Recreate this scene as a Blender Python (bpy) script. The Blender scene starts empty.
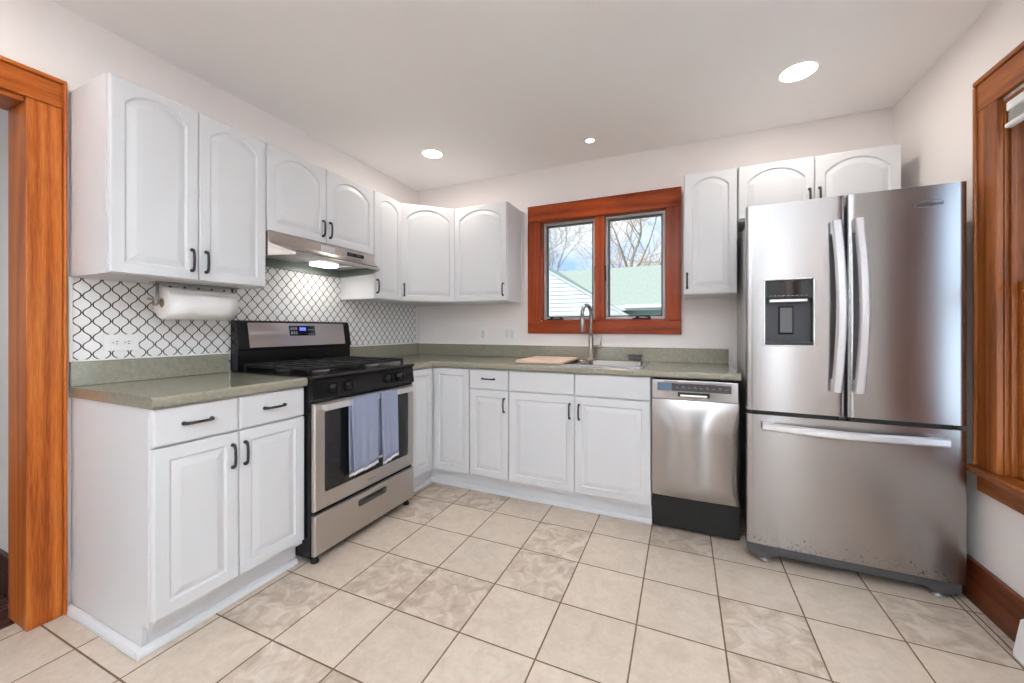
import bpy, bmesh, math, random
from mathutils import Vector, Matrix
from mathutils.geometry import tessellate_polygon
C = bpy.context.scene.collection
SC = bpy.context.scene
R = math.radians
V = Vector

# ------------------------------------------------------------------ camera
W, H, REAR = 3.4265, 2.4545, -5.2
cam = bpy.data.cameras.new('camera')
cam_o = bpy.data.objects.new('camera', cam); C.objects.link(cam_o)
cam_o.location = (2.2949, -2.9784, 1.1508)
cam_o.rotation_euler = (R(90), 0, R(23.845))
cam.sensor_width = 36; cam.lens = 386.116/1024*36
cam.shift_y = -(341.5-328.854)/1024
cam.clip_start = 0.02; cam.clip_end = 200
SC.camera = cam_o

# ------------------------------------------------------------------ view, world, lights
SC.view_settings.view_transform = 'Standard'
SC.view_settings.look = 'None'
SC.view_settings.gamma = 1
SC.view_settings.use_curve_mapping = False
SC.view_settings.exposure = 0.15
SC.cycles.use_denoising = True
SC.cycles.max_bounces = 10
SC.cycles.diffuse_bounces = 6
SC.cycles.sample_clamp_indirect = 40

world = bpy.data.worlds.new('sky'); SC.world = world; world.use_nodes = True
wt = world.node_tree; wt.nodes.clear()
wo = wt.nodes.new('ShaderNodeOutputWorld'); bg = wt.nodes.new('ShaderNodeBackground')
tc = wt.nodes.new('ShaderNodeTexCoord'); mp = wt.nodes.new('ShaderNodeMapping')
mp.inputs['Scale'].default_value = (1.6, 1.6, 4.0)
nz = wt.nodes.new('ShaderNodeTexNoise'); nz.inputs['Scale'].default_value = 2.2; nz.inputs['Detail'].default_value = 6
cr = wt.nodes.new('ShaderNodeValToRGB')
cr.color_ramp.elements[0].position = .42; cr.color_ramp.elements[0].color = (.40, .62, 1, 1)
cr.color_ramp.elements[1].position = .62; cr.color_ramp.elements[1].color = (.93, .96, 1, 1)
wt.links.new(tc.outputs['Generated'], mp.inputs['Vector']); wt.links.new(mp.outputs['Vector'], nz.inputs['Vector'])
wt.links.new(nz.outputs['Fac'], cr.inputs['Fac']); wt.links.new(cr.outputs['Color'], bg.inputs['Color'])
bg.inputs['Strength'].default_value = 1.15
wt.links.new(bg.outputs[0], wo.inputs[0])

def light(name, kind, loc, energy, color, rot=(0, 0, 0), size=None, size_y=None, spread=None, shape=None):
    d = bpy.data.lights.new(name, kind); d.energy = energy; d.color = color
    if kind == 'AREA':
        d.shape = shape or ('RECTANGLE' if size_y else 'DISK'); d.size = size
        if size_y: d.size_y = size_y
        if spread: d.spread = spread
    o = bpy.data.objects.new(name, d); C.objects.link(o); o.location = loc; o.rotation_euler = rot
    return o
sun = light('sun', 'SUN', (-6, -5, 12), 4.2, (1, .96, .9)); sun.data.angle = R(.6)
sun.rotation_euler = V((.62, .42, -.66)).to_track_quat('-Z', 'Y').to_euler()
# daylight at the right-wall windows, plus added fill behind the camera and in the hall
DAY = (.90, .95, 1)
light('daylight_side_window', 'AREA', (W+.16, -1.19, 1.29), 4.6, (.72, .87, 1), (0, R(90), 0), 1.35, .56)
light('daylight_side_window_behind', 'AREA', (W+.16, -3.835, 1.36), 13, DAY, (0, R(90), 0), 1.46, .4)
light('fill_rear_window', 'AREA', (.75, REAR-.16, 1.4), 6, (.9, .95, 1), (R(90), 0, 0), .6, 1.7)  # soft fill from an added window in the rear wall
up = light('added_uplight', 'SPOT', (2.35, -3.7, 1.745), 355, (.76, .91, 1), (R(180), 0, 0)); up.data.spot_size = R(150); up.data.spot_blend = .6; up.data.shadow_soft_size = .08  # added uplight that brightens ceiling and upper walls
light('fill_side_light', 'AREA', (3.25, REAR-.16, 1.1), 7, DAY, (R(90), 0, 0), .2, 1.8)  # added for a bright vertical streak in the refrigerator door
light('hall_fill', 'AREA', (-1.5, -4.1, 1.5), 10, DAY, (R(75), 0, 0), 1.0, 1.2)  # added fill inside the hall; no window is built there
WARM = (1, .93, .83)
LAMPS = [(.594, -.592, .070, 3.6), (1.71, -.323, .028, 1.9), (2.83, -.605, .077, 3.7)]
FILL_LAMPS = [(.45, -2.78, .084, 2.8), (2.55, -2.75, .084, .7)]  # extra lamps out of view, added for fill
for x, y, r, e in LAMPS+FILL_LAMPS:
    light('recessed_lamp', 'AREA', (x, y, H-.022), e, WARM, (0, 0, 0), 2*r*.8, None, R(180) if r > .05 else R(95))
light('hood_lamp', 'AREA', (.16, -1.16, 1.553), 1.0, (1, .97, .9), (0, 0, 0), .05, .14)

# ------------------------------------------------------------------ materials
def mat(name, col=(.8, .8, .8), rough=.5, metal=0, **kw):
    m = bpy.data.materials.new(name); m.use_nodes = True
    b = m.node_tree.nodes['Principled BSDF']
    b.inputs['Base Color'].default_value = (*col, 1); b.inputs['Roughness'].default_value = rough
    b.inputs['Metallic'].default_value = metal
    for k, v in kw.items(): b.inputs[k.replace('_', ' ')].default_value = v
    return m
class NT:
    def __init__(s, m): s.t = m.node_tree; s.b = s.t.nodes['Principled BSDF']
    def n(s, kind, **kw):
        x = s.t.nodes.new('ShaderNode'+kind)
        for k, v in kw.items(): setattr(x, k, v)
        return x
    def l(s, a, b): s.t.links.new(a, b)
    def pos(s):
        return s.n('NewGeometry').outputs['Position']
    def sep(s, v):
        x = s.n('SeparateXYZ'); s.l(v, x.inputs[0]); return x.outputs
    def m(s, op, a, b=None, c=None):
        x = s.n('Math', operation=op)
        for i, v in enumerate((a, b, c)):
            if v is None: continue
            if isinstance(v, (int, float)): x.inputs[i].default_value = v
            else: s.l(v, x.inputs[i])
        return x.outputs[0]
    def noise(s, vec, scale, detail=3, rough=.5, sc=None, dist=0):
        if sc:
            mpn = s.n('Mapping'); mpn.inputs['Scale'].default_value = sc; s.l(vec, mpn.inputs['Vector']); vec = mpn.outputs[0]
        x = s.n('TexNoise'); s.l(vec, x.inputs['Vector']); x.inputs['Scale'].default_value = scale
        x.inputs['Detail'].default_value = detail; x.inputs['Roughness'].default_value = rough
        x.inputs['Distortion'].default_value = dist
        return x.outputs['Fac']
    def ramp(s, f, stops):
        x = s.n('ValToRGB'); e = x.color_ramp.elements
        while len(e) < len(stops): e.new(.5)
        for el, (p, c) in zip(e, stops): el.position = p; el.color = (*c, 1) if len(c) == 3 else c
        s.l(f, x.inputs[0]); return x.outputs[0]
    def mix(s, f, a, b):
        x = s.n('Mix', data_type='RGBA')
        for sock, v in ((x.inputs[0], f), (x.inputs[6], a), (x.inputs[7], b)):
            if isinstance(v, (int, float)): sock.default_value = v
            elif isinstance(v, tuple): sock.default_value = (*v, 1)
            else: s.l(v, sock)
        return x.outputs[2]
    def bump(s, h, strength=.2, dist=.002):
        x = s.n('Bump'); x.inputs['Strength'].default_value = strength; x.inputs['Distance'].default_value = dist
        s.l(h, x.inputs['Height']); s.l(x.outputs[0], s.b.inputs['Normal'])
    def col(s, c): s.l(c, s.b.inputs['Base Color'])
    def rough(s, c): s.l(c, s.b.inputs['Roughness'])

M = {}
M['cab'] = mat('cabinet_white', (.655, .66, .68), .38)
M['wall'] = mat('wall_paint', (.83, .782, .765), .85)
n = NT(M['wall']); n.bump(n.noise(n.pos(), 160, 2), .06, .001)
M['ceil'] = mat('ceiling_paint', (.88, .855, .845), .9)
M['hallwall'] = mat('hall_paint', (.72, .71, .69), .85)
M['white'] = mat('white_plastic', (.82, .82, .82), .35)
M['caulk'] = mat('white_trim', (.84, .83, .81), .5)
M['offwhite'] = mat('off_white_plastic', (.70, .69, .67), .35)
M['dark'] = mat('dark_gap', (.012, .012, .012), .6)
M['black'] = mat('black_enamel', (.008, .008, .009), .16, 0, Specular_IOR_Level=.32)
M['blackmatte'] = mat('black_iron', (.013, .013, .014), .5, 0, Specular_IOR_Level=.3)
M['handle'] = mat('black_pull', (.02, .02, .022), .4)
M['blackglass'] = mat('black_glass', (.01, .01, .011), .05)
M['plastic_dark'] = mat('dark_grey_plastic', (.06, .06, .065), .45)
M['grey'] = mat('grey_plastic', (.14, .145, .155), .45)
M['fridge_side'] = mat('fridge_side_grey', (.46, .46, .46), .45)
M['grille'] = mat('fridge_grille_grey', (.07, .07, .075), .5)
M['slate'] = mat('slate_blue_added_door', (.05, .06, .085), .5)  # for the added rear door
M['hood_inside'] = mat('hood_interior_grey_green', (.17, .20, .18), .4)
M['nickel'] = mat('brushed_nickel', (.36, .335, .31), .28, 1)
M['paper'] = mat('paper_towel', (.86, .85, .84), .9)
M['card'] = mat('cardboard', (.45, .33, .22), .9)
M['lens'] = mat('lamp_lens', (1, 1, 1), .4)
b = M['lens'].node_tree.nodes['Principled BSDF']; b.inputs['Emission Color'].default_value = (1, .93, .82, 1); b.inputs['Emission Strength'].default_value = 7
M['hoodlens'] = mat('hood_lens', (1, 1, 1), .4)
b = M['hoodlens'].node_tree.nodes['Principled BSDF']; b.inputs['Emission Color'].default_value = (1, .97, .9, 1); b.inputs['Emission Strength'].default_value = 3.5
M['led'] = mat('blue_display', (.02, .02, .1), .2)
b = M['led'].node_tree.nodes['Principled BSDF']; b.inputs['Emission Color'].default_value = (.10, .16, 1, 1); b.inputs['Emission Strength'].default_value = 1.6
M['alu'] = mat('grey_aluminium', (.40, .38, .37), .45, .6)
M['shade'] = mat('blind_fabric', (.42, .41, .41), .8)
M['shade_rail'] = mat('blind_rail', (.80, .80, .80), .4)
M['ink'] = mat('dark_lettering', (.05, .05, .055), .5)
M['inkgrey'] = mat('grey_lettering', (.20, .20, .21), .4)
M['sponge'] = mat('pale_sponge', (.62, .60, .56), .9)
M['sticker'] = mat('blue_grey_sticker', (.13, .19, .27), .5)

def steel(name, col, rough, aniso=.75, streak=1.0, axis='z'):
    m = mat(name, col, rough, 1); n = NT(m)
    m.node_tree.nodes['Principled BSDF'].inputs['Anisotropic'].default_value = aniso
    m.node_tree.nodes['Principled BSDF'].inputs['Anisotropic Rotation'].default_value = .25
    p = n.pos()
    tg = n.n('Tangent', direction_type='RADIAL', axis='Z'); n.l(tg.outputs[0], n.b.inputs['Tangent'])
    f = n.noise(p, 1, 3, .6, sc=(3, 3, 420) if axis == 'z' else (3, 420, 3))
    n.rough(n.m('MULTIPLY_ADD', f, .012*streak, rough-.006*streak))
    return m
M['steel'] = steel('brushed_steel', (.42, .405, .40), .25, .86)
M['steel_warm'] = steel('brushed_steel_range', (.54, .50, .47), .30, .85)
M['steel_h'] = steel('steel_handle', (.82, .82, .84), .38, .4, .3)
M['steel_sink'] = steel('steel_sink', (.50, .485, .47), .24, .3, .3)
# a worn patch of specks low on the freezer drawer
m = M['steel'].copy(); m.name = 'brushed_steel_spotted'; M['steel_spot'] = m; n = NT(m)
p = n.pos(); z = n.sep(p)[2]
sp = n.noise(p, 150, 2, .5)
low = n.m('MULTIPLY', n.m('SUBTRACT', .19, z), 1.1)
spots = n.m('GREATER_THAN', n.m('ADD', sp, n.m('MINIMUM', low, .085)), .725)
n.col(n.mix(spots, (.42, .405, .40), (.10, .085, .075)))

m = mat('olive_laminate', (.2, .21, .14), .25, 0, IOR=1.6, Coat_Weight=.7, Coat_Roughness=.10, Coat_IOR=1.6); M['counter'] = m; n = NT(m); p = n.pos()
f1 = n.noise(p, 700, 2, .6); f2 = n.noise(p, 60, 3, .6)
c = n.ramp(f1, [(.35, (.25, .237, .178)), (.55, (.30, .284, .215)), (.72, (.36, .34, .27))])
c2 = n.ramp(f2, [(.3, (.85, .85, .85)), (.7, (1.1, 1.1, 1.1))])
mx = n.n('Mix', data_type='RGBA', blend_type='MULTIPLY'); mx.inputs[0].default_value = 1; n.l(c, mx.inputs[6]); n.l(c2, mx.inputs[7])
n.col(mx.outputs[2])

# floor tiles, 12 inch grid
m = mat('floor_tile', (.6, .5, .4), .42); M['floor'] = m; n = NT(m); p = n.pos(); X_, Y_, Z_ = n.sep(p)
PT = .3054
yy = n.m('SUBTRACT', Y_, n.m('MULTIPLY', n.m('SUBTRACT', X_, 1.8), .010))
u = n.m('DIVIDE', n.m('SUBTRACT', X_, .6035-PT*20), PT); v = n.m('DIVIDE', n.m('SUBTRACT', yy, -1.1065-PT*30), PT)
def edge(t):
    fr = n.m('FRACT', t); return n.m('MINIMUM', fr, n.m('SUBTRACT', 1, fr))
strip = n.m('GREATER_THAN', X_, 3.3745)
du = edge(u); dv = edge(v)
du = n.m('MAXIMUM', du, n.m('MULTIPLY', strip, .2))
du = n.m('MINIMUM', du, n.m('DIVIDE', n.m('ABSOLUTE', n.m('SUBTRACT', X_, 3.3755)), PT))
d = n.m('MINIMUM', du, dv)
jit = n.m('MULTIPLY_ADD', n.noise(p, 30, 2), .006, .0065)
grout = n.m('LESS_THAN', d, jit)
cell = n.n('CombineXYZ'); n.l(n.m('FLOOR', u), cell.inputs[0]); n.l(n.m('FLOOR', v), cell.inputs[1])
wn = n.n('TexWhiteNoise', noise_dimensions='3D'); n.l(cell.outputs[0], wn.inputs['Vector'])
rv = wn.outputs['Value']
off = n.n('VectorMath', operation='MULTIPLY_ADD'); n.l(wn.outputs['Color'], off.inputs[0]); off.inputs[1].default_value = (7, 7, 7); n.l(p, off.inputs[2])
mot = n.noise(off.outputs[0], 13, 6, .62, dist=.8)
fine = n.noise(off.outputs[0], 60, 3, .6)
vein = n.ramp(mot, [(.36, (.42, .33, .258)), (.50, (.55, .445, .36)), (.62, (.66, .57, .485))])
plain = n.ramp(n.m('ADD', n.m('MULTIPLY', mot, .6), n.m('MULTIPLY', fine, .4)), [(.35, (.525, .432, .35)), (.65, (.63, .53, .44))])
strong = n.m('MULTIPLY', n.m('GREATER_THAN', rv, .66), .85)
tilec = n.mix(n.m('ADD', strong, .08), plain, vein)
gain = n.n('Mix', data_type='RGBA', blend_type='MULTIPLY'); gain.inputs[0].default_value = 1; n.l(tilec, gain.inputs[6])
gv = n.m('MULTIPLY_ADD', rv, -.10, 1.05); cg = n.n('CombineColor')
for i in range(3): n.l(gv, cg.inputs[i])
n.l(cg.outputs[0], gain.inputs[7])
n.col(n.mix(grout, gain.outputs[2], (.17, .105, .062)))
hgt = n.m('MULTIPLY', n.m('MINIMUM', d, .022), 45)
n.bump(n.m('ADD', hgt, n.m('MULTIPLY', mot, .10)), .5, .0025)
n.rough(n.m('MULTIPLY_ADD', grout, .4, .36))

# lantern mosaic: ogee outlines that nearly touch, joined by a short bar
m = mat('lantern_tile', (.80, .79, .77), .12); M['mosaic'] = m; n = NT(m); p = n.pos(); X_, Y_, Z_ = n.sep(p)
PU, PV = .0605, .0705
u = n.m('DIVIDE', n.m('ADD', Y_, 2.232+PU*10.25), PU)
v = n.m('DIVIDE', n.m('SUBTRACT', Z_, 1.289-PV*20), PV)
th = n.m('MULTIPLY', v, 2*math.pi); cs = n.m('COSINE', th)
c3 = n.m('COSINE', n.m('MULTIPLY', th, 3))
wave = n.m('ADD', n.m('MULTIPLY', cs, .212), n.m('MULTIPLY', c3, -.010))
def wrapd(t):
    f = n.m('FRACT', n.m('ADD', t, .5)); return n.m('ABSOLUTE', n.m('SUBTRACT', f, .5))
d1 = wrapd(n.m('SUBTRACT', u, wave)); d2 = wrapd(n.m('ADD', n.m('SUBTRACT', u, .5), wave))
dd = n.m('MULTIPLY', n.m('MINIMUM', d1, d2), PU)
sl = n.m('MULTIPLY', n.m('SINE', th), 1.15)
dd = n.m('DIVIDE', dd, n.m('SQRT', n.m('ADD', 1, n.m('MULTIPLY', sl, sl))))
bv = n.m('MULTIPLY', edge(v), PV); inA = n.m('LESS_THAN', n.m('ABSOLUTE', n.m('SUBTRACT', n.m('FRACT', u), .25)), .07)
bv2 = n.m('MULTIPLY', edge(n.m('ADD', v, .5)), PV); inB = n.m('LESS_THAN', n.m('ABSOLUTE', n.m('SUBTRACT', n.m('FRACT', u), .75)), .07)
barA = n.m('MULTIPLY', inA, n.m('LESS_THAN', bv, .0018)); barB = n.m('MULTIPLY', inB, n.m('LESS_THAN', bv2, .0018))
ln = n.m('LESS_THAN', dd, .0021)
g = n.m('MINIMUM', 1, n.m('ADD', ln, n.m('ADD', barA, barB)))
n.col(n.mix(g, (.82, .81, .80), (.018, .016, .018)))
n.rough(n.m('MULTIPLY_ADD', g, .6, .14))
n.bump(n.m('ADD', n.m('MULTIPLY', n.m('MINIMUM', dd, .004), 220), n.m('MULTIPLY', n.noise(p, 60, 2), .25)), .35, .0012)

def wood(name, dark, mid, lite, axis, rough=.33):
    m = mat(name, mid, rough); n = NT(m); p = n.pos()
    sc = {'z': (1, 1, .045), 'y': (1, .045, 1), 'x': (.045, 1, 1)}[axis]
    broad = n.noise(p, 9, 4, .55, sc=sc, dist=1.2)
    rings = n.m('FRACT', n.m('MULTIPLY', n.noise(p, 4.5, 1, .4, sc=sc, dist=.4), 13))
    grain = n.m('MULTIPLY_ADD', n.m('ABSOLUTE', n.m('SUBTRACT', rings, .5)), 1.1, -.05)
    pores = n.noise(p, 260, 2, .6, sc=sc)
    t = n.m('ADD', n.m('MULTIPLY', grain, .45), n.m('ADD', n.m('MULTIPLY', broad, .40), n.m('MULTIPLY', pores, .55)))
    n.col(n.ramp(t, [(.36, dark), (.60, mid), (.88, lite)]))
    n.bump(pores, .08, .0008)
    m.node_tree.nodes['Principled BSDF'].inputs['Coat Weight'].default_value = .08
    m.node_tree.nodes['Principled BSDF'].inputs['Specular IOR Level'].default_value = .28
    m.node_tree.nodes['Principled BSDF'].inputs['Coat Roughness'].default_value = .2
    return m
for a in 'xyz':
    M['fir_'+a] = wood('fir_along_'+a, (.23, .042, .004), (.46, .116, .016), (.64, .215, .042), a)
    M['brown_'+a] = wood('brown_fir_along_'+a, (.14, .034, .007), (.30, .085, .018), (.46, .16, .038), a)  # fir darkened so its colour carries the shade on the right-hand window
    M['red_'+a] = wood('red_fir_along_'+a, (.16, .019, .002), (.32, .046, .004), (.43, .078, .010), a)
M['base_y'] = wood('baseboard_wood_y', (.075, .018, .007), (.16, .042, .015), (.23, .07, .025), 'y')
M['base_x'] = wood('baseboard_wood_x', (.04, .014, .010), (.075, .026, .018), (.11, .04, .026), 'x')
M['hallfloor'] = wood('hall_floor_wood', (.03, .012, .010), (.07, .026, .02), (.12, .05, .035), 'y', .2)
M['board'] = wood('cutting_board_wood', (.60, .40, .28), (.74, .54, .41), (.80, .62, .49), 'x', .6)

m = mat('towel_cloth', (.30, .34, .47), .95); M['towel'] = m; n = NT(m); p = n.pos()
f = n.noise(p, 900, 2, .6); n.col(n.ramp(f, [(.3, (.22, .25, .36)), (.7, (.37, .41, .56))])); n.bump(f, .5, .002)
M['hem'] = mat('towel_hem', (.72, .73, .76), .95)

m = mat('white_siding', (.86, .87, .86), .6); M['siding'] = m
m = mat('green_shingles', (.30, .42, .30), .9); M['shingle'] = m; n = NT(m); p = n.pos()
f = n.noise(p, 14, 4, .7); n.col(n.ramp(f, [(.3, (.33, .385, .315)), (.7, (.45, .50, .42))]))
rowz = n.m('FRACT', n.m('MULTIPLY', n.sep(p)[2], 11)); n.bump(rowz, .6, .02)
M['fascia'] = mat('white_fascia', (.8, .82, .82), .6)
M['housewall'] = mat('house_wall_shaded', (.45, .50, .52), .7)  # main wall siding with its shadow put into the colour
M['bark'] = mat('bark', (.34, .25, .17), .9); n = NT(M['bark']); n.col(n.ramp(n.noise(n.pos(), 8, 3), [(.3, (.45, .36, .28)), (.7, (.72, .58, .45))]))
M['bark2'] = mat('bark_pale', (.62, .58, .54), .9)
M['lawn'] = mat('lawn', (.12, .17, .06), .95)

def glass(name, tint=(1, 1, 1), refl=.07):
    m = bpy.data.materials.new(name); m.use_nodes = True; t = m.node_tree; t.nodes.clear()
    o = t.nodes.new('ShaderNodeOutputMaterial'); mx = t.nodes.new('ShaderNodeMixShader')
    tr = t.nodes.new('ShaderNodeBsdfTransparent'); tr.inputs[0].default_value = (*tint, 1)
    gl = t.nodes.new('ShaderNodeBsdfGlossy'); gl.inputs['Roughness'].default_value = .01
    fr = t.nodes.new('ShaderNodeLayerWeight'); fr.inputs[0].default_value = refl
    t.links.new(fr.outputs['Fresnel'], mx.inputs[0]); t.links.new(tr.outputs[0], mx.inputs[1]); t.links.new(gl.outputs[0], mx.inputs[2])
    t.links.new(mx.outputs[0], o.inputs[0]); return m
M['pane'] = glass('window_glass', (.97, .98, .98), .03)

# ------------------------------------------------------------------ mesh helpers
class MB:
    def __init__(s): s.v = []; s.f = []; s.sm = []
    def add(s, vs, fs, smooth=False):
        o = len(s.v); s.v += [V(p) for p in vs]
        for f in fs:
            s.f.append([i+o for i in f]); s.sm.append(smooth)
        return s
    def bm(s, b, smooth=False):
        b.verts.ensure_lookup_table()
        for i, vv in enumerate(b.verts): vv.index = i
        s.add([vv.co.copy() for vv in b.verts], [[q.index for q in f.verts] for f in b.faces], smooth); b.free(); return s
    def box(s, x0, x1, y0, y1, z0, z1, bev=0, seg=2):
        b = bmesh.new(); bmesh.ops.create_cube(b, size=1)
        for vv in b.verts:
            vv.co = V(((x0+x1)/2+vv.co.x*(x1-x0), (y0+y1)/2+vv.co.y*(y1-y0), (z0+z1)/2+vv.co.z*(z1-z0)))
        if bev: bmesh.ops.bevel(b, geom=b.edges[:], offset=bev, segments=seg, profile=.5, affect='EDGES')
        return s.bm(b)
    def obox(s, fr, a0, a1, d0, d1, z0, z1, bev=0, seg=2):
        """box in a door frame: a along the face, d outward, z up"""
        b = bmesh.new(); bmesh.ops.create_cube(b, size=1)
        for vv in b.verts:
            vv.co = fr.p((a0+a1)/2+vv.co.x*(a1-a0), (d0+d1)/2+vv.co.y*(d1-d0), (z0+z1)/2+vv.co.z*(z1-z0))
        bmesh.ops.recalc_face_normals(b, faces=b.faces[:])
        if bev: bmesh.ops.bevel(b, geom=b.edges[:], offset=bev, segments=seg, profile=.5, affect='EDGES')
        return s.bm(b)
    def prism(s, poly, lo, hi, axis='z', bev=0, seg=3, pick=None):
        """polygon extruded along an axis; pick(edge midpoint, direction) selects the edges to round"""
        b = bmesh.new()
        def P(q, h):
            return {'z': (q[0], q[1], h), 'y': (q[0], h, q[1]), 'x': (h, q[0], q[1])}[axis]
        A = [b.verts.new(P(q, lo)) for q in poly]; B = [b.verts.new(P(q, hi)) for q in poly]
        b.faces.new(A[::-1]); b.faces.new(B)
        for i in range(len(poly)):
            j = (i+1) % len(poly); b.faces.new((A[i], A[j], B[j], B[i]))
        bmesh.ops.recalc_face_normals(b, faces=b.faces[:])
        if bev:
            es = [e for e in b.edges if pick is None or pick((e.verts[0].co+e.verts[1].co)/2, (e.verts[1].co-e.verts[0].co).normalized())]
            bmesh.ops.bevel(b, geom=es, offset=bev, segments=seg, profile=.5, affect='EDGES')
        return s.bm(b)
    def loops(s, L, close=True, smooth=False, cap0=False, cap1=False):
        n = len(L[0]); o = len(s.v)
        for l in L: s.v += [V(p) for p in l]
        for k in range(len(L)-1):
            for i in range(n if close else n-1):
                j = (i+1) % n
                s.f.append([o+k*n+i, o+k*n+j, o+(k+1)*n+j, o+(k+1)*n+i]); s.sm.append(smooth)
        if cap0: s.f.append([o+i for i in range(n)][::-1]); s.sm.append(False)
        if cap1: s.f.append([o+(len(L)-1)*n+i for i in range(n)]); s.sm.append(False)
        return s
    def tube(s, path, r, seg=10, caps=True, flat=None):
        """round tube (radius or list of radii) along a path; flat=(w, h) gives a flat bar section"""
        path = [V(p) for p in path]; N = len(path)
        rs = r if isinstance(r, (list, tuple)) else [r]*N
        T = []
        for i in range(N):
            a = path[max(i-1, 0)]; c = path[min(i+1, N-1)]; T.append((c-a).normalized())
        up = V((0, 0, 1)) if abs(T[0].z) < .9 else V((1, 0, 0))
        nrm = (up-T[0]*up.dot(T[0])).normalized(); L = []
        for i in range(N):
            if i: nrm = (nrm-T[i]*nrm.dot(T[i])).normalized()
            bn = T[i].cross(nrm)
            if flat:
                w, h = flat; L.append([path[i]+nrm*a*w+bn*c*h for a, c in ((-1, -.6), (-.6, -1), (.6, -1), (1, -.6), (1, .6), (.6, 1), (-.6, 1), (-1, .6))])
            else:
                L.append([path[i]+(nrm*math.cos(q)+bn*math.sin(q))*rs[i] for q in [2*math.pi*k/seg for k in range(seg)]])
        return s.loops(L, True, not flat, caps, caps)
    def lathe(s, c, prof, seg=24, axis='z', cap0=True, cap1=True):
        c = V(c); L = []
        for r, h in prof:
            ring = []
            for k in range(seg):
                q = 2*math.pi*k/seg; a, b_ = r*math.cos(q), r*math.sin(q)
                ring.append(c+V({'z': (a, b_, h), 'x': (h, a, b_), 'y': (b_, h, a)}[axis]))
            L.append(ring)
        return s.loops(L, True, True, cap0, cap1)
    def build(s, name, m, parent=None, loc=None):
        if parent is not None:
            base = wloc(parent)
        else:
            base = V(loc) if loc is not None else V((0, 0, 0))
        me = bpy.data.meshes.new(name); me.from_pydata([p-base for p in s.v], [], s.f)
        me.validate(); me.update()
        if len(s.sm) == len(me.polygons):
            for q, f in zip(me.polygons, s.sm): q.use_smooth = f
        b = bmesh.new(); b.from_mesh(me); bmesh.ops.recalc_face_normals(b, faces=b.faces[:]); b.to_mesh(me); b.free()
        me.materials.append(M[m] if isinstance(m, str) else m)
        o = bpy.data.objects.new(name, me); C.objects.link(o)
        if parent is not None: o.parent = parent
        else: o.location = base
        return o
def wloc(o):
    p = V((0, 0, 0))
    while o is not None: p += o.location; o = o.parent
    return p
def thing(name, label, cat, loc, group=None):
    o = bpy.data.objects.new(name, None); C.objects.link(o); o.location = loc; o.empty_display_size = .1
    o['label'] = label; o['category'] = cat
    if group: o['group'] = group
    return o
def tag(o, label, cat, group=None):
    o['label'] = label; o['category'] = cat
    if group: o['group'] = group
    return o
def struct(name, mb, m, loc=(0, 0, 0)):
    o = mb.build(name, m, None, loc); o['kind'] = 'structure'; return o
def sroot(name, loc):
    o = bpy.data.objects.new(name, None); C.objects.link(o); o.location = loc; o['kind'] = 'structure'; return o
def text(name, body, size, m, parent, pos, rot, ext=.0004, align='CENTER'):
    cu = bpy.data.curves.new(name, 'FONT'); cu.body = body; cu.size = size; cu.extrude = ext; cu.align_x = align; cu.align_y = 'CENTER'
    cu.materials.append(M[m])
    tmp = bpy.data.objects.new('lettering', cu); C.objects.link(tmp)
    me = bpy.data.meshes.new_from_object(tmp.evaluated_get(bpy.context.evaluated_depsgraph_get()))
    bpy.data.objects.remove(tmp); bpy.data.curves.remove(cu)
    o = bpy.data.objects.new(name, me); C.objects.link(o); o.parent = parent; o.location = V(pos)-wloc(parent); o.rotation_euler = rot
    return o
class Fr:
    """frame of a vertical face: o = point on the face line, u = along it (to the right seen from outside), n = outward"""
    def __init__(s, o, u): s.o = V((o[0], o[1], 0)); s.u = V((u[0], u[1], 0)).normalized(); s.n = s.u.cross(V((0, 0, 1)))
    def p(s, a, d, z): return s.o+s.u*a+s.n*d+V((0, 0, z))
def offs(poly, d):
    out = []; n_ = len(poly)
    for i in range(n_):
        p0, p1, p2 = V(poly[i-1]), V(poly[i]), V(poly[(i+1) % n_])
        e1 = (p1-p0).normalized(); e2 = (p2-p1).normalized()
        n1 = V((-e1.y, e1.x)); n2 = V((-e2.y, e2.x)); b_ = (n1+n2)
        if b_.length < 1e-6: b_ = n1
        b_.normalize(); k = d/max(.35, b_.dot(n1)); out.append((p1.x+b_.x*k, p1.y+b_.y*k))
    return out
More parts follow.
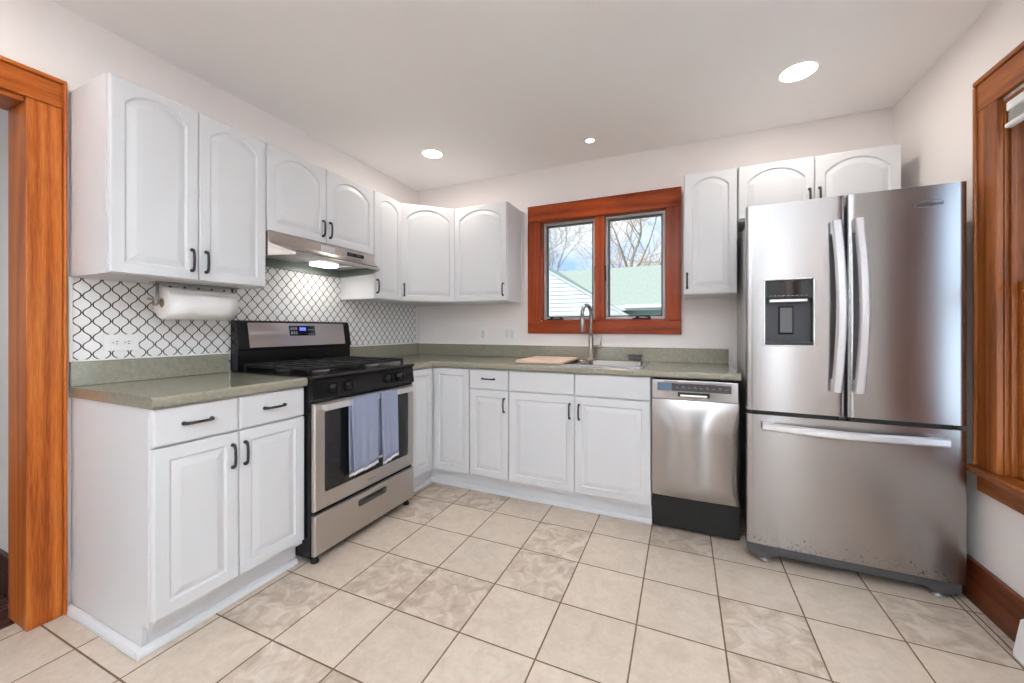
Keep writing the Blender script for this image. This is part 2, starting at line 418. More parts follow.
def door_mb(fr, a0, a1, z0, z1, th=.019, arch=True, m=.042, mt=None, rise=.07):
    """moulded raised-panel door; the panel outline has an arched head or is square"""
    s = MB(); r = .005
    def lp(poly, d): return [fr.p(a, d, z) for a, z in poly]
    rect = lambda k: [(a0+k, z0+k), (a1-k, z0+k), (a1-k, z1-k), (a0+k, z1-k)]
    outer = [lp(rect(0), 0), lp(rect(0), th-r), lp(rect(r*.3), th-r*.3), lp(rect(r), th)]
    s.loops(outer, True, False, True, False)
    l, q, bt = a0+m, a1-m, z0+m
    mt = mt or m
    if arch:
        top = z1-.034; w = q-l; ri = min(rise, w*.265); sp = top-ri
        # circular arch through the two springings and the crown
        rad = (w*w/4+ri*ri)/(2*ri); cz = top-rad; cx = (l+q)/2; a_ = math.asin(w/2/rad)
        K = 16
        head = [(cx+rad*math.sin(a_-2*a_*k/K), cz+rad*math.cos(a_-2*a_*k/K)) for k in range(K+1)]
        poly = [(l, bt), (q, bt)]+head
    else:
        poly = [(l, bt), (q, bt), (q, z1-mt), (l, z1-mt)]
    R0 = [V((a, z, 0)) for a, z in rect(r)]; P0 = [V((a, z, 0)) for a, z in poly]
    allp = R0+P0; tri = tessellate_polygon([R0, P0])
    s.add([fr.p(p.x, th, p.y) for p in allp], [list(t) for t in tri])
    prof = [(0, 0), (.003, -.0050), (.008, -.0072), (.011, -.0066), (.033, -.0010), (.037, -.0004)]
    if q-l < .13: prof = [(0, 0), (.0028, -.0052), (.007, -.0075), (.010, -.007), (.022, -.001), (.025, -.0005)]
    s.loops([lp(offs(poly, d), th+h) for d, h in prof], True, False, False, True)
    return s
def slab_mb(fr, a0, a1, z0, z1, th=.019):
    s = MB(); r = .006
    rect = lambda k: [(a0+k, z0+k), (a1-k, z0+k), (a1-k, z1-k), (a0+k, z1-k)]
    lp = lambda k, d: [fr.p(a, d, z) for a, z in rect(k)]
    s.loops([lp(0, 0), lp(0, th-r), lp(.0015, th-.003), lp(.005, th-.0008), lp(.010, th)], True, False, True, True); return s
def pull_mb(fr, a, z, d0, L=.098, horiz=False):
    """bow pull: two feet and an arched grip, on a face d0 out"""
    s = MB(); N = 12; pts = []
    h = L/2
    ctl = [(-h+.004, 0), (-h+.004, .008), (-h+.008, .015), (-h*.6, .0195), (0, .021), (h*.6, .0195), (h-.008, .015), (h-.004, .008), (h-.004, 0)]
    for t, d in ctl:
        pts.append(fr.p(a+t, d0+d, z) if horiz else fr.p(a, d0+d, z+t))
    s.tube(pts, [.0080, .0070, .0060, .0052, .0055, .0052, .0060, .0070, .0080], 8)
    return s

# ------------------------------------------------------------------ room shell
def wall_holes(axis, at, thick, a0, a1, holes, name, m):
    """wall as boxes round rectangular holes; axis 'x': plane x = at running along y; 'y': plane y = at running along x"""
    s = MB(); cuts = sorted({a0, a1, *[h[0] for h in holes], *[h[1] for h in holes]})
    for c0, c1 in zip(cuts, cuts[1:]):
        mid = (c0+c1)/2; spans = [(0, H)]
        for h in holes:
            if h[0] < mid < h[1]:
                spans = [q for q in [(0, h[2]), (h[3], H)] if q[1]-q[0] > 1e-4]
        for z0, z1 in spans:
            lo, hi = min(at, at+thick), max(at, at+thick)
            if axis == 'x': s.box(lo, hi, c0, c1, z0, z1)
            else: s.box(c0, c1, lo, hi, z0, z1)
    return struct(name, s, m)
struct('floor', MB().box(-.09, W+.14, REAR-.14, .14, -.1, 0), 'floor')
struct('ceiling', MB().box(-2.6, W+.14, REAR-.14, .14, H, H+.1), 'ceil')
wall_holes('x', 0, -.14, REAR, .14, [(-3.25, -2.3655, 0, 2.033)], 'wall_left', 'wall')
wall_holes('y', 0, .14, 0, W, [(1.235, 2.195, 1.205, 2.03)], 'wall_back', 'wall')
wall_holes('x', W, .14, REAR, .14, [(-1.50, -.846, .575, 2.03), (-4.05, -3.62, .62, 2.10)], 'wall_right', 'wall')
wall_holes('y', REAR, -.14, 0, W, [(.4, 1.1, .55, 2.25), (3.14, 3.36, .12, 2.05)], 'wall_rear', 'wall')
# hall beyond the doorway
struct('floor_hall', MB().box(-2.6, -.092, REAR-.14, -2.2, -.1, -.004), 'hallfloor')
struct('wall_hall', MB().box(-2.6, -.142, -2.318, -2.2, 0, H), 'hallwall')
struct('wall_hall_end', MB().box(-2.74, -2.6, REAR-.14, -2.2, -.1, H+.1), 'hallwall')
struct('wall_hall_rear', MB().box(-2.6, -.142, REAR-.14, REAR, 0, H), 'hallwall')
struct('baseboard_hall', MB().box(-2.58, -.162, -2.338, -2.319, -.003, .165, .004), 'base_x')
# doorway casing on the left wall
t1 = sroot('trim_1', (0, -2.38, 0))
def cas(name, m, *b, bev=.003): MB().box(*b, bev).build(name, m, t1)
cas('side_casing', 'fir_z', 0, .021, -2.385, -2.290, 0.001, 2.031)
cas('head_casing', 'fir_y', 0, .022, -3.36, -2.290, 2.033, 2.128)
cas('back_band', 'fir_z', 0, .032, -2.2895, -2.279, 0.001, 2.146, bev=.006)
cas('head_back_band', 'fir_y', 0, .032, -3.36, -2.279, 2.129, 2.146, bev=.006)
cas('jamb', 'fir_z', -.158, .006, -2.3845, -2.366, 0.001, 2.03)
cas('head_jamb', 'fir_y', -.158, .006, -3.25, -2.386, 2.015, 2.0325)
cas('far_side_casing', 'fir_z', 0, .021, -3.36, -3.25, .001, 2.031)
cas('far_jamb', 'fir_z', -.158, .006, -3.2495, -3.23, .001, 2.014)

# window over the sink
w1 = sroot('window_1', (1.71, 0, 1.63))
def wp(name, m, x0, x1, y0, y1, z0, z1, bev=.003, parent=None): return MB().box(x0, x1, y0, y1, z0, z1, bev).build(name, m, parent or w1)
wp('head_casing', 'red_x', 1.131, 2.287, -.021, -.001, 2.018, 2.143)
wp('sill_casing', 'red_x', 1.131, 2.287, -.021, -.001, 1.113, 1.209)
wp('side_casing', 'red_z', 1.131, 1.240, -.020, -.001, 1.2095, 2.0175)
wp('side_casing', 'red_z', 2.193, 2.287, -.020, -.001, 1.2095, 2.0175)
wp('outer_bead', 'red_x', 1.131, 2.287, -.027, -.001, 2.1435, 2.150, .002)
wp('outer_bead', 'red_z', 2.2815, 2.287, -.026, -.0215, 1.113, 2.143, .002)
wp('outer_bead', 'red_z', 1.131, 1.1365, -.026, -.0215, 1.113, 2.143, .002)
wp('jamb', 'red_z', 1.2355, 1.247, .0, .138, 1.22, 2.03, .001)
wp('jamb', 'red_z', 2.183, 2.1945, .0, .138, 1.22, 2.03, .001)
wp('head_jamb', 'red_x', 1.2475, 2.1825, .0, .138, 2.017, 2.0295, .001)
wp('sill', 'red_x', 1.2475, 2.1825, -.005, .138, 1.2055, 1.222, .002)
wp('mullion', 'red_z', 1.675, 1.748, -.003, .125, 1.2225, 2.0165, .004)
def sash(x0, x1):
    f = sroot('sash', (0, 0, 0)); del f['kind']; f.parent = w1; f.location = V(((x0+x1)/2, .06, 1.62))-wloc(w1)
    z0, z1, y0, y1 = 1.2235, 2.0155, .038, .075
    t = .021
    s = MB()
    for b in ((x0, x1, y0, y1, z1-t, z1), (x0, x1, y0, y1, z0, z0+t), (x0, x0+t, y0, y1, z0+t, z1-t), (x1-t, x1, y0, y1, z0+t, z1-t)): s.box(*b, .003)
    s.build('sash_frame', 'alu', f)
    s = MB(); t2 = .009
    for b in ((x0+t, x1-t, y0+.012, y1+.012, z1-t-t2, z1-t), (x0+t, x1-t, y0+.012, y1+.012, z0+t, z0+t+t2), (x0+t, x0+t+t2, y0+.012, y1+.012, z0+t+t2, z1-t-t2), (x1-t-t2, x1-t, y0+.012, y1+.012, z0+t+t2, z1-t-t2)): s.box(*b, .001)
    s.build('glazing_bead', 'plastic_dark', f)
    MB().box(x0+t, x1-t, .062, .066, z0+t, z1-t).build('pane', 'pane', f)
    return f
sash(1.2485, 1.674); sash(1.749, 2.1815)
def crank(x):
    s = MB(); y = -.002
    s.box(x-.065, x+.065, y-.016, y+.012, 1.2225, 1.232, .003)
    s.lathe((x-.03, y-.006, 1.232), [(.012, 0), (.012, .008), (.008, .013)], 12)
    s.tube([(x-.03, y-.008, 1.241), (x+.01, y-.017, 1.247), (x+.05, y-.018, 1.240)], .0045, 8)
    s.lathe((x+.055, y-.018, 1.231), [(.006, 0), (.008, .006), (.006, .014)], 10)
    s.build('crank_handle', 'blackmatte', w1)
crank(1.36); crank(2.02)
for x in (1.672, 1.7515):
    MB().box(x-.004, x+.004, .018, .034, 1.52, 1.64, .002).build('sash_lock', 'blackmatte', w1)

# right-hand window
w2 = sroot('window_2', (W, -1.19, 1.3))
def wq(name, m, x0, x1, y0, y1, z0, z1, bev=.003): return MB().box(W+x0, W+x1, y0, y1, z0, z1, bev).build(name, m, w2)
wq('side_casing', 'brown_z', -.021, -.001, -.8545, -.748, .5865, 2.039)
wq('far_side_casing', 'brown_z', -.021, -.001, -1.64, -1.50, .5865, 2.039)
wq('head_casing', 'brown_y', -.022, -.001, -1.64, -.748, 2.04, 2.150)
wq('back_band', 'brown_z', -.030, -.001, -.7475, -.732, .5865, 2.15, .006)
wq('far_back_band', 'brown_z', -.036, -.001, -1.661, -1.641, .5865, 2.15, .006)
wq('head_back_band', 'brown_y', -.030, -.001, -1.661, -.732, 2.1505, 2.172, .006)
wq('stool', 'brown_y', -.050, .10, -1.70, -.712, .560, .586, .006)
wq('apron', 'brown_y', -.022, -.001, -1.64, -.745, .487, .5595)
wq('jamb', 'brown_z', 0, .138, -.8565, -.8465, .5865, 2.029, .001)
wq('far_jamb', 'brown_z', 0, .138, -1.4995, -1.488, .5865, 2.029, .001)
wq('head_jamb', 'brown_y', 0, .138, -1.4875, -.857, 2.018, 2.0295, .001)
wq('stop', 'brown_z', .012, .030, -.869, -.857, .5865, 2.017, .002)
wq('far_stop', 'brown_z', .012, .030, -1.4875, -1.4755, .5865, 2.017, .002)
def dh(name, xo, z0, z1):
    s = MB(); a0, a1, t = -1.4865, -.858, .032
    for b in ((a0, a1, z1-t, z1), (a0, a1, z0, z0+t*1.4), (a0, a0+t, z0+t*1.4, z1-t), (a1-t, a1, z0+t*1.4, z1-t)):
        s.box(W+xo, W+xo+.032, b[0], b[1], b[2], b[3], .003)
    f = s.build(name, 'brown_z', w2)
    MB().box(W+xo+.014, W+xo+.018, a0+t-.002, a1-t+.002, z0+t, z1-t+.002).build('pane', 'pane', f)
dh('lower_sash', .031, .5875, 1.33); dh('upper_sash', .064, 1.29, 2.016)
MB().box(W+.128, W+.136, -1.00, -.87, .60, 2.01, .002).build('storm_track', 'alu', w2)
# two unseen windows behind the camera; the rear-wall one is added for fill light
for nm, ax, holes in (('window_3', 'x', (-4.05, -3.62, .62, 2.10)), ('window_4_added', 'y', (.4, 1.1, .55, 2.25))):
    a0, a1, z0, z1 = holes
    r_ = sroot(nm, (W, (a0+a1)/2, z0) if ax == 'x' else ((a0+a1)/2, REAR, z0)); s = MB(); g = MB()
    bars = [(a0-.11, a0, z0-.1, z1+.11), (a1, a1+.11, z0-.1, z1+.11), (a0, a1, z1, z1+.11), (a0, a1, z0-.1, z0)]
    inner = [((a0+a1)/2-.04, (a0+a1)/2+.04, z0, z1)]
    for b in bars:
        if ax == 'x': s.box(W-.022, W-.001, b[0], b[1], b[2], b[3], .003)
        else: s.box(b[0], b[1], REAR+.001, REAR+.022, b[2], b[3], .003)
    for b in inner:
        if ax == 'x': s.box(W+.03, W+.07, b[0], b[1], b[2], b[3], .003)
        else: s.box(b[0], b[1], REAR-.07, REAR-.03, b[2], b[3], .003)
    if ax == 'x': g.box(W+.045, W+.05, a0, a1, z0, z1)
    else: g.box(a0, a1, REAR-.05, REAR-.045, z0, z1)
    s.build('casing', 'fir_z', r_); g.build('pane', 'pane', r_)
d1_ = sroot('door_1_added', (2.85, REAR, 0))  # unseen door, added as a dark reflection in the steel fronts
MB().box(2.24, 3.10, REAR+.001, REAR+.03, .001, 2.10, .004).build('door_frame', 'fir_z', d1_)
MB().box(2.33, 3.01, REAR+.031, REAR+.05, .005, 2.02, .004).build('door_leaf', 'slate', d1_)
MB().lathe((2.40, 0, 1.0), [(.03, REAR+.051), (.03, REAR+.056), (.012, REAR+.06), (.012, REAR+.09), (.026, REAR+.10), (.024, REAR+.125)], 18, 'y').build('door_handle', 'nickel', d1_)
MB().box(3.14, 3.36, REAR-.06, REAR-.055, .12, 2.05).build('added_side_light_pane', 'pane', d1_)  # unseen sidelight, added to reflect as a bright streak
# baseboard with shoe strip on the right wall
struct('baseboard_right', MB().box(W-.022, W-.001, REAR, -.02, .001, .178, .004), 'base_y')
struct('baseboard_rear', MB().box(0.03, 2.22, REAR+.001, REAR+.022, .001, .178, .004), 'base_y')
struct('ground', MB().box(-30, 30, .16, 60, -1.3, -1.2), 'lawn')

# ------------------------------------------------------------------ upper cabinets
FL = lambda x: Fr((x, 0), (0, 1))       # faces of the left run: a = y
FB = lambda y: Fr((0, y), (1, 0))       # faces of the back run: a = x
ZB, ZT = 1.363, 2.117
def carcass(t, poly, z0, z1, bev=.001): return MB().prism(poly, z0, z1, 'z').build('body', 'cab', t)
def up_left(label, y0, y1, z0, doors, group='white upper wall cabinets'):
    t = thing('upper_cabinet', label, 'cabinet', (.155, (y0+y1)/2, z0), group)
    carcass(t, [(.001, y0), (.308, y0), (.308, y1), (.001, y1)], z0, ZT)
    for a0, a1, ha in doors:
        d = door_mb(FL(.309), a0, a1, z0+.003, ZT-.002).build('door', 'cab', t)
        pull_mb(FL(.309), ha, z0+.088, .019).build('handle', 'handle', d)
    return t
up_left('white two-door wall cabinet above the paper towel roll, beside the wooden doorway', -2.266, -1.667, ZB, [(-2.263, -1.972, -1.998), (-1.969, -1.669, -1.943)])
up_left('short white two-door wall cabinet directly above the steel range hood', -1.665, -.906, 1.662, [(-1.663, -1.300, -1.325), (-1.297, -.908, -1.274)])
up_left('narrow white one-door wall cabinet between range hood and corner cabinet', -.904, -.612, ZB, [(-.902, -.616, -.878)])
# diagonal corner cabinet
t = thing('corner_cabinet', 'white wall cabinet with one door set diagonally across the room corner', 'cabinet', (.25, -.25, ZB), 'white upper wall cabinets')
carcass(t, [(.001, -.001), (.001, -.610), (.308, -.610), (.610, -.308), (.610, -.001)], ZB, ZT)
fr = Fr((.308, -.610), (1, 1)); wd = math.hypot(.302, .302)
d = door_mb(fr, .006, wd-.006, ZB+.003, ZT-.002, rise=.075).build('door', 'cab', t)
pull_mb(fr, .028, ZB+.088, .019).build('handle', 'handle', d)
def up_back(label, x0, x1, z0, doors):
    t = thing('upper_cabinet', label, 'cabinet', ((x0+x1)/2, -.155, z0), 'white upper wall cabinets')
    carcass(t, [(x0, -.001), (x0, -.308), (x1, -.308), (x1, -.001)], z0, ZT)
    for a0, a1, ha in doors:
        d = door_mb(FB(-.309), a0, a1, z0+.003, ZT-.002).build('door', 'cab', t)
        pull_mb(FB(-.309), ha, z0+.088, .019).build('handle', 'handle', d)
    return t
bk = up_back('white one-door wall cabinet between the corner cabinet and the wood window', .612, 1.081, ZB, [(.618, 1.076, 1.050)])
MB().box(1.0815, 1.088, -.045, -.001, ZB, ZT, .001).build('scribe_strip', 'cab', bk)
up_back('tall narrow white wall cabinet between the wood window and the refrigerator', 2.302, 2.594, ZB, [(2.304, 2.592, 2.320)])
up_back('short white two-door wall cabinet above the refrigerator', 2.597, 3.336, 1.80, [(2.600, 2.967, 2.944), (2.971, 3.334, 2.990)])

# ------------------------------------------------------------------ base cabinets
ZC = .872
def shoe(path_boxes, t):
    s = MB()
    for b in path_boxes: s.prism(b[0], b[1], b[2], b[3])
    return s.build('shoe_moulding', 'cab', t)
qr = lambda o, d: [(o, .001), (o+d*.020, .001), (o+d*.019, .012), (o+d*.014, .022), (o+d*.007, .027), (o, .028)]
t = thing('base_cabinet', 'white base cabinet with two drawers over two doors, beside the wooden doorway', 'cabinet', (.3, -1.966, 0), 'white base cabinets')
s = MB().box(.001, .597, -2.244, -1.669, .105, ZC)
s.build('body', 'cab', t)
MB().prism([(.001, .029), (.550, .029), (.550, .105), (.597, .105), (.597, ZC), (.001, ZC)], -2.262, -2.245, 'y').build('end_panel', 'cab', t)
MB().box(.532, .549, -2.244, -1.669, .002, .104).build('toe_kick', 'cab', t)
s = MB().prism([(x, z) for x, z in qr(.5505, 1)], -2.281, -1.672, 'y')
s.prism([(y, z) for y, z in qr(-2.2625, -1)], .001, .550, 'x'); s.build('shoe_moulding', 'cab', t)
F = FL(.598)
for a0, a1, ha, dh_ in ((-2.257, -1.974, -2.122, -1.999), (-1.971, -1.672, -1.822, -1.950)):
    d = slab_mb(F, a0, a1, .734, .868).build('drawer', 'cab', t); pull_mb(F, ha, .803, .019, .100, True).build('handle', 'handle', d)
    d = door_mb(F, a0, a1, 0.128, .728, arch=False, m=.046).build('door', 'cab', t); pull_mb(F, dh_, .632, .019).build('handle', 'handle', d)
# corner base with two doors meeting at the inside corner
t = thing('corner_base_cabinet', 'white corner base cabinet with two narrow doors, beside the range', 'cabinet', (.4, -.4, 0), 'white base cabinets')
MB().prism([(.001, -.001), (.001, -.900), (.597, -.900), (.597, -.597), (.920, -.597), (.920, -.001)], .105, ZC).build('body', 'cab', t)
MB().prism([(.532, -.900), (.549, -.900), (.549, -.549), (.920, -.549), (.920, -.532), (.532, -.532)], .002, .104).build('toe_kick', 'cab', t)
s = MB().prism(qr(.5505, 1), -.900, -.572, 'y'); s.prism(qr(-.5505, -1), .552, .920, 'x'); s.build('shoe_moulding', 'cab', t)
door_mb(FL(.598), -.897, -.622, .128, .868, arch=False, m=.046).build('door', 'cab', t)
door_mb(FB(-.598), .622, .918, .128, .868, arch=False, m=.046).build('door', 'cab', t)
F = FB(-.598)
def base_back(label, x0, x1, cols, drawer_pull):
    t = thing('base_cabinet', label, 'cabinet', ((x0+x1)/2, -.3, 0), 'white base cabinets')
    MB().box(x0, x1, -.597, -.001, .105, .700).build('body', 'cab', t)
    MB().box(x0, x1, -.597, -.575, .701, ZC).build('face_frame', 'cab', t)
    MB().box(x0, x1, -.549, -.532, .002, .104).build('toe_kick', 'cab', t)
    MB().prism(qr(-.5505, -1), x0, x1, 'x').build('shoe_moulding', 'cab', t)
    for a0, a1, ha in cols:
        d = slab_mb(F, a0, a1, .734, .868).build('drawer' if drawer_pull else 'false_drawer_front', 'cab', t)
        if drawer_pull: pull_mb(F, (a0+a1)/2, .807, .019, .100, True).build('handle', 'handle', d)
        d = door_mb(F, a0, a1, 0.128, .728, arch=False, m=.046).build('door', 'cab', t)
        pull_mb(F, ha, .634, .019).build('handle', 'handle', d)
    return t
base_back('narrow white base cabinet with one drawer over one door, beside the corner cabinet', .922, 1.223, [(.925, 1.221, 1.194)], True)
sb = base_back('wide white sink base cabinet with two plain fronts over two doors', 1.225, 2.128, [(1.228, 1.675, 1.646), (1.678, 2.126, 1.706)], False)

# ------------------------------------------------------------------ countertops
pickL = lambda mid, d: mid.x > .62 and abs(d.y) > .9
t = thing('countertop', 'short olive green laminate countertop between the wooden doorway and the range', 'countertop', (.32, -1.968, ZC))
MB().prism([(.001, -2.268), (.635, -2.268), (.635, -1.669), (.001, -1.669)], .8735, .914, 'z', .013, 4, pickL).build('worktop', 'counter', t)
MB().box(.001, .022, -2.268, -1.669, .9145, 1.015, .002).build('upstand', 'counter', t)
t = thing('countertop', 'long L-shaped olive green laminate countertop holding the sink', 'countertop', (1.2, -.32, ZC))
HX0, HX1, HY0, HY1 = 1.262, 2.062, -.535, -.085
s = MB()
pf = lambda mid, d: (abs(mid.y+.635) < .002 and abs(d.x) > .9) or (abs(mid.x-.635) < .002 and abs(d.y) > .9)
s.prism([(.001, -.001), (.001, -.901), (.635, -.901), (.635, -.635), (HX0, -.635), (HX0, -.001)], .8735, .914, 'z', .013, 4, pf)
s.prism([(HX0, -.635), (HX1, -.635), (HX1, HY0), (HX0, HY0)], .8735, .914, 'z', .013, 4, pf)
s.prism([(HX0, HY1), (HX1, HY1), (HX1, -.001), (HX0, -.001)], .8735, .914)
s.prism([(HX1, -.635), (2.577, -.635), (2.577, -.001), (HX1, -.001)], .8735, .914, 'z', .013, 4, pf)
s.build('worktop', 'counter', t)
s = MB().box(.001, .022, -.901, -.001, .9145, 1.015, .002); s.box(.0225, 2.577, -.022, -.001, .9145, 1.015, .002); s.build('upstand', 'counter', t)
MB().box(.0225, 2.40, -.014, -.001, 1.0155, 1.021, .001).build('caulk_line', 'caulk', t)

# mosaic backsplash on the left wall
t = thing('tile_backsplash', 'white lantern-shaped tile backsplash with dark grout on the wall behind the range', 'backsplash', (.004, -1.15, 1.02))
s = MB().box(.0005, .008, -2.258, -1.6675, 1.022, ZB-.001); s.box(.0005, .008, -1.666, -.905, .95, 1.655); s.box(.0005, .008, -.905, -.030, 1.022, ZB-.001); s.build('mosaic', 'mosaic', t)
for b_ in ((.010, -2.271, -2.259, 1.0165, ZB-.001), (.010, -2.258, -1.668, 1.0155, 1.0215), (.010, -.902, -.03, 1.0155, 1.0215), (.012, -.0295, -.017, 1.0215, ZB-.001)):
    MB().box(.0005, *b_, .001).build('white_edging', 'caulk', t)

# ------------------------------------------------------------------ range
Y0, Y1 = -1.6645, -.9065
t = thing('gas_range', 'stainless and black freestanding gas range with dish towels on its oven door', 'stove', (.34, -1.285, 0))
MB().box(.03, .650, Y0, Y1, .032, .900, .003).build('body', 'black', t)
for x in (.09, .635):
    for y in (Y0+.035, Y1-.035):
        MB().lathe((x, y, .0005), [(.020, 0), (.020, .012), (.012, .016), (.012, .034)], 14).build('foot', 'blackmatte', t)
# cooktop tray
s = MB().prism([(.03, .9005), (.660, .9005), (.674, .906), (.674, .914), (.665, .922), (.03, .922)], Y0, Y1, 'y'); ct = s.build('cooktop', 'black', t)
BUR = [(.20, -1.48, .038), (.48, -1.48, .048), (.20, -1.09, .042), (.48, -1.09, .038), (.34, -1.285, .034)]
for x, y, r in BUR:
    s = MB().lathe((x, y, .9225), [(r*1.15, 0), (r*1.15, .006), (r*.85, .008), (r*.85, .013)], 20); bu = s.build('burner', 'alu', ct)
    MB().lathe((x, y, .936), [(r*.98, 0), (r, .003), (r*.9, .008), (r*.3, .009)], 20).build('burner_cap', 'blackmatte', bu)
for ya, yb in ((Y0+.030, -1.2855), (-1.2845, Y1-.030)):
    s = MB(); x0, x1, zt, w = .085, .600, .957, .0065
    for x in (x0, (x0+x1)/2, x1): s.box(x-w, x+w, ya, yb, zt-.016, zt, .002)
    for y in (ya+w, (ya+yb)/2, yb-w): s.box(x0, x1, y-w, y+w, zt-.016, zt, .002)
    for x in (x0+.13, x1-.13): s.box(x-w*.8, x+w*.8, ya+.05, yb-.05, zt-.014, zt, .002)
    for y in (ya+.085, yb-.085): s.box(x0+.04, x1-.04, y-w*.8, y+w*.8, zt-.014, zt, .002)
    for x in (x0, x1):
        for y in (ya+w, yb-w): s.box(x-w, x+w, y-w, y+w, .9225, zt-.014, .001)
    s.build('grate', 'blackmatte', t)
# control panel and knobs
s = MB().prism([(.651, .800), (.667, .800), (.672, .806), (.660, .899), (.651, .899)], Y0, Y1, 'y'); cp = s.build('control_panel', 'black', t)
for y in (-1.545, -1.445, -1.145, -1.045):
    c = (.667, y, .850); s = MB().lathe(c, [(.029, 0), (.029, .005), (.024, .008), (.023, .026), (.019, .030)], 20, 'x'); k = s.build('knob', 'black', t)
    MB().box(c[0]+.006, c[0]+.038, y-.006, y+.006, .826, .874, .003).build('knob_grip', 'black', k)
# oven door
dr = bpy.data.objects.new('oven_door', None); C.objects.link(dr); dr.parent = t; dr.location = V((.64, -1.285, .262))-wloc(t)
def rr(y0, y1, z0, z1, r, K=5):
    pts = []
    for cy, cz, a in ((y1-r, z0+r, -90), (y1-r, z1-r, 0), (y0+r, z1-r, 90), (y0+r, z0+r, 180)):
        for k in range(K+1): q = R(a+90*k/K); pts.append((cy+r*math.cos(q), cz+r*math.sin(q)))
    return pts
GX = .673; OY0, OY1, OZ0, OZ1 = -1.661, -.910, .262, .786
win = rr(-1.604, -.968, .340, .745, .016)
s = MB(); o4 = [(OY0, OZ0), (OY1, OZ0), (OY1, OZ1), (OY0, OZ1)]; k_ = .006
o4i = [(OY0+k_, OZ0+k_), (OY1-k_, OZ0+k_), (OY1-k_, OZ1-k_), (OY0+k_, OZ1-k_)]
s.loops([[(.6505, *q) for q in o4], [(GX-.006, *q) for q in o4], [(GX, *q) for q in o4i]], True, False, True, False)
pl = [V((a, b_, 0)) for a, b_ in o4i]+[V((a, b_, 0)) for a, b_ in win]
s.add([(GX, q.x, q.y) for q in pl], [list(f) for f in tessellate_polygon([pl[:4], pl[4:]])])
s.loops([[(GX, *q) for q in win], [(GX-.006, *q) for q in win]], True)
s.build('door_frame', 'steel_warm', dr)
MB().prism(win, GX-.012, GX-.0045, 'x').build('oven_window', 'blackglass', dr)
MB().box(.6506, .660, OY0+.004, OY1-.004, .7865, .7985, .001).build('door_top_trim', 'black', dr)
s = MB().box(.690, .706, -1.622, -.955, .748, .782, .006, 3)
for y in (-1.609, -.968): s.box(GX-.001, .692, y-.012, y+.012, .752, .776, .002)
s.build('handle', 'steel_h', dr)
text('logo', 'Whirlpool', .016, 'inkgrey', dr, (GX+.0004, -1.285, .300), (R(90), 0, R(90)))
# storage drawer with a scooped pull
dw = bpy.data.objects.new('storage_drawer', None); C.objects.link(dw); dw.parent = t; dw.location = V((.64, -1.285, .046))-wloc(t)
slot = rr(-1.388, -1.170, .176, .214, .012)
s = MB(); o4 = [(OY0, .046), (OY1, .046), (OY1, .242), (OY0, .242)]; o4i = [(OY0+k_, .046+k_), (OY1-k_, .046+k_), (OY1-k_, .242-k_), (OY0+k_, .242-k_)]
s.loops([[(.6505, *q) for q in o4], [(GX-.004, *q) for q in o4], [(GX+.002, *q) for q in o4i]], True, False, True, False)
pl = [V((a, b_, 0)) for a, b_ in o4i]+[V((a, b_, 0)) for a, b_ in slot]
s.add([(GX+.002, q.x, q.y) for q in pl], [list(f) for f in tessellate_polygon([pl[:4], pl[4:]])])
s.build('drawer_front', 'steel_warm', dw)
sl2 = rr(-1.383, -1.175, .181, .209, .010)
s = MB().loops([[(GX+.003, *q) for q in slot], [(GX-.022, *q) for q in sl2]], True, True, False, True); s.build('recessed_pull', 'plastic_dark', dw)
# backguard
s = MB().prism([(.024, .9225), (.085, .9225), (.085, 1.030), (.095, 1.040), (.070, 1.194), (.058, 1.199), (.024, 1.199)], Y0+.001, -.890, 'y'); bgd = s.build('backguard', 'black', t)
def slant(y0, y1, z0, z1, d0, d1, name, m, parent, ysh=0):
    fx = lambda z: .095-(z-1.040)*(.025/.154)
    s = MB(); A = [(y0+ysh, z0), (y1-ysh, z0), (y1, z1), (y0, z1)]
    s.loops([[(fx(z)+d, y, z) for y, z in A] for d in (d0, d1)], True, False, True, True); return s.build(name, m, parent)
slant(-1.604, -.944, 1.046, 1.186, .0003, .004, 'steel_face', 'steel_warm', bgd)
dp = slant(-1.362, -1.180, 1.108, 1.170, .0045, .0065, 'display_panel', 'blackglass', bgd)
slant(-1.292, -1.248, 1.140, 1.160, .0068, .0072, 'clock', 'led', dp)
for k in range(3):
    for j in range(2):
        for y0_, w_, h_, zz0 in ((-1.352+k*.016, .011, .016, 1.118+j*.026), (-1.230+k*.015, .008, .007, 1.114+j*.028)):
            q = MB().loops([[(.095-(zz-1.04)*.1623+.0067+dd, yy_, zz) for yy_, zz in ((y0_, zz0), (y0_+w_, zz0), (y0_+w_, zz0+h_), (y0_, zz0+h_))] for dd in (0, .0006)], True, False, True, True)
            q.build('button', 'inkgrey', dp)

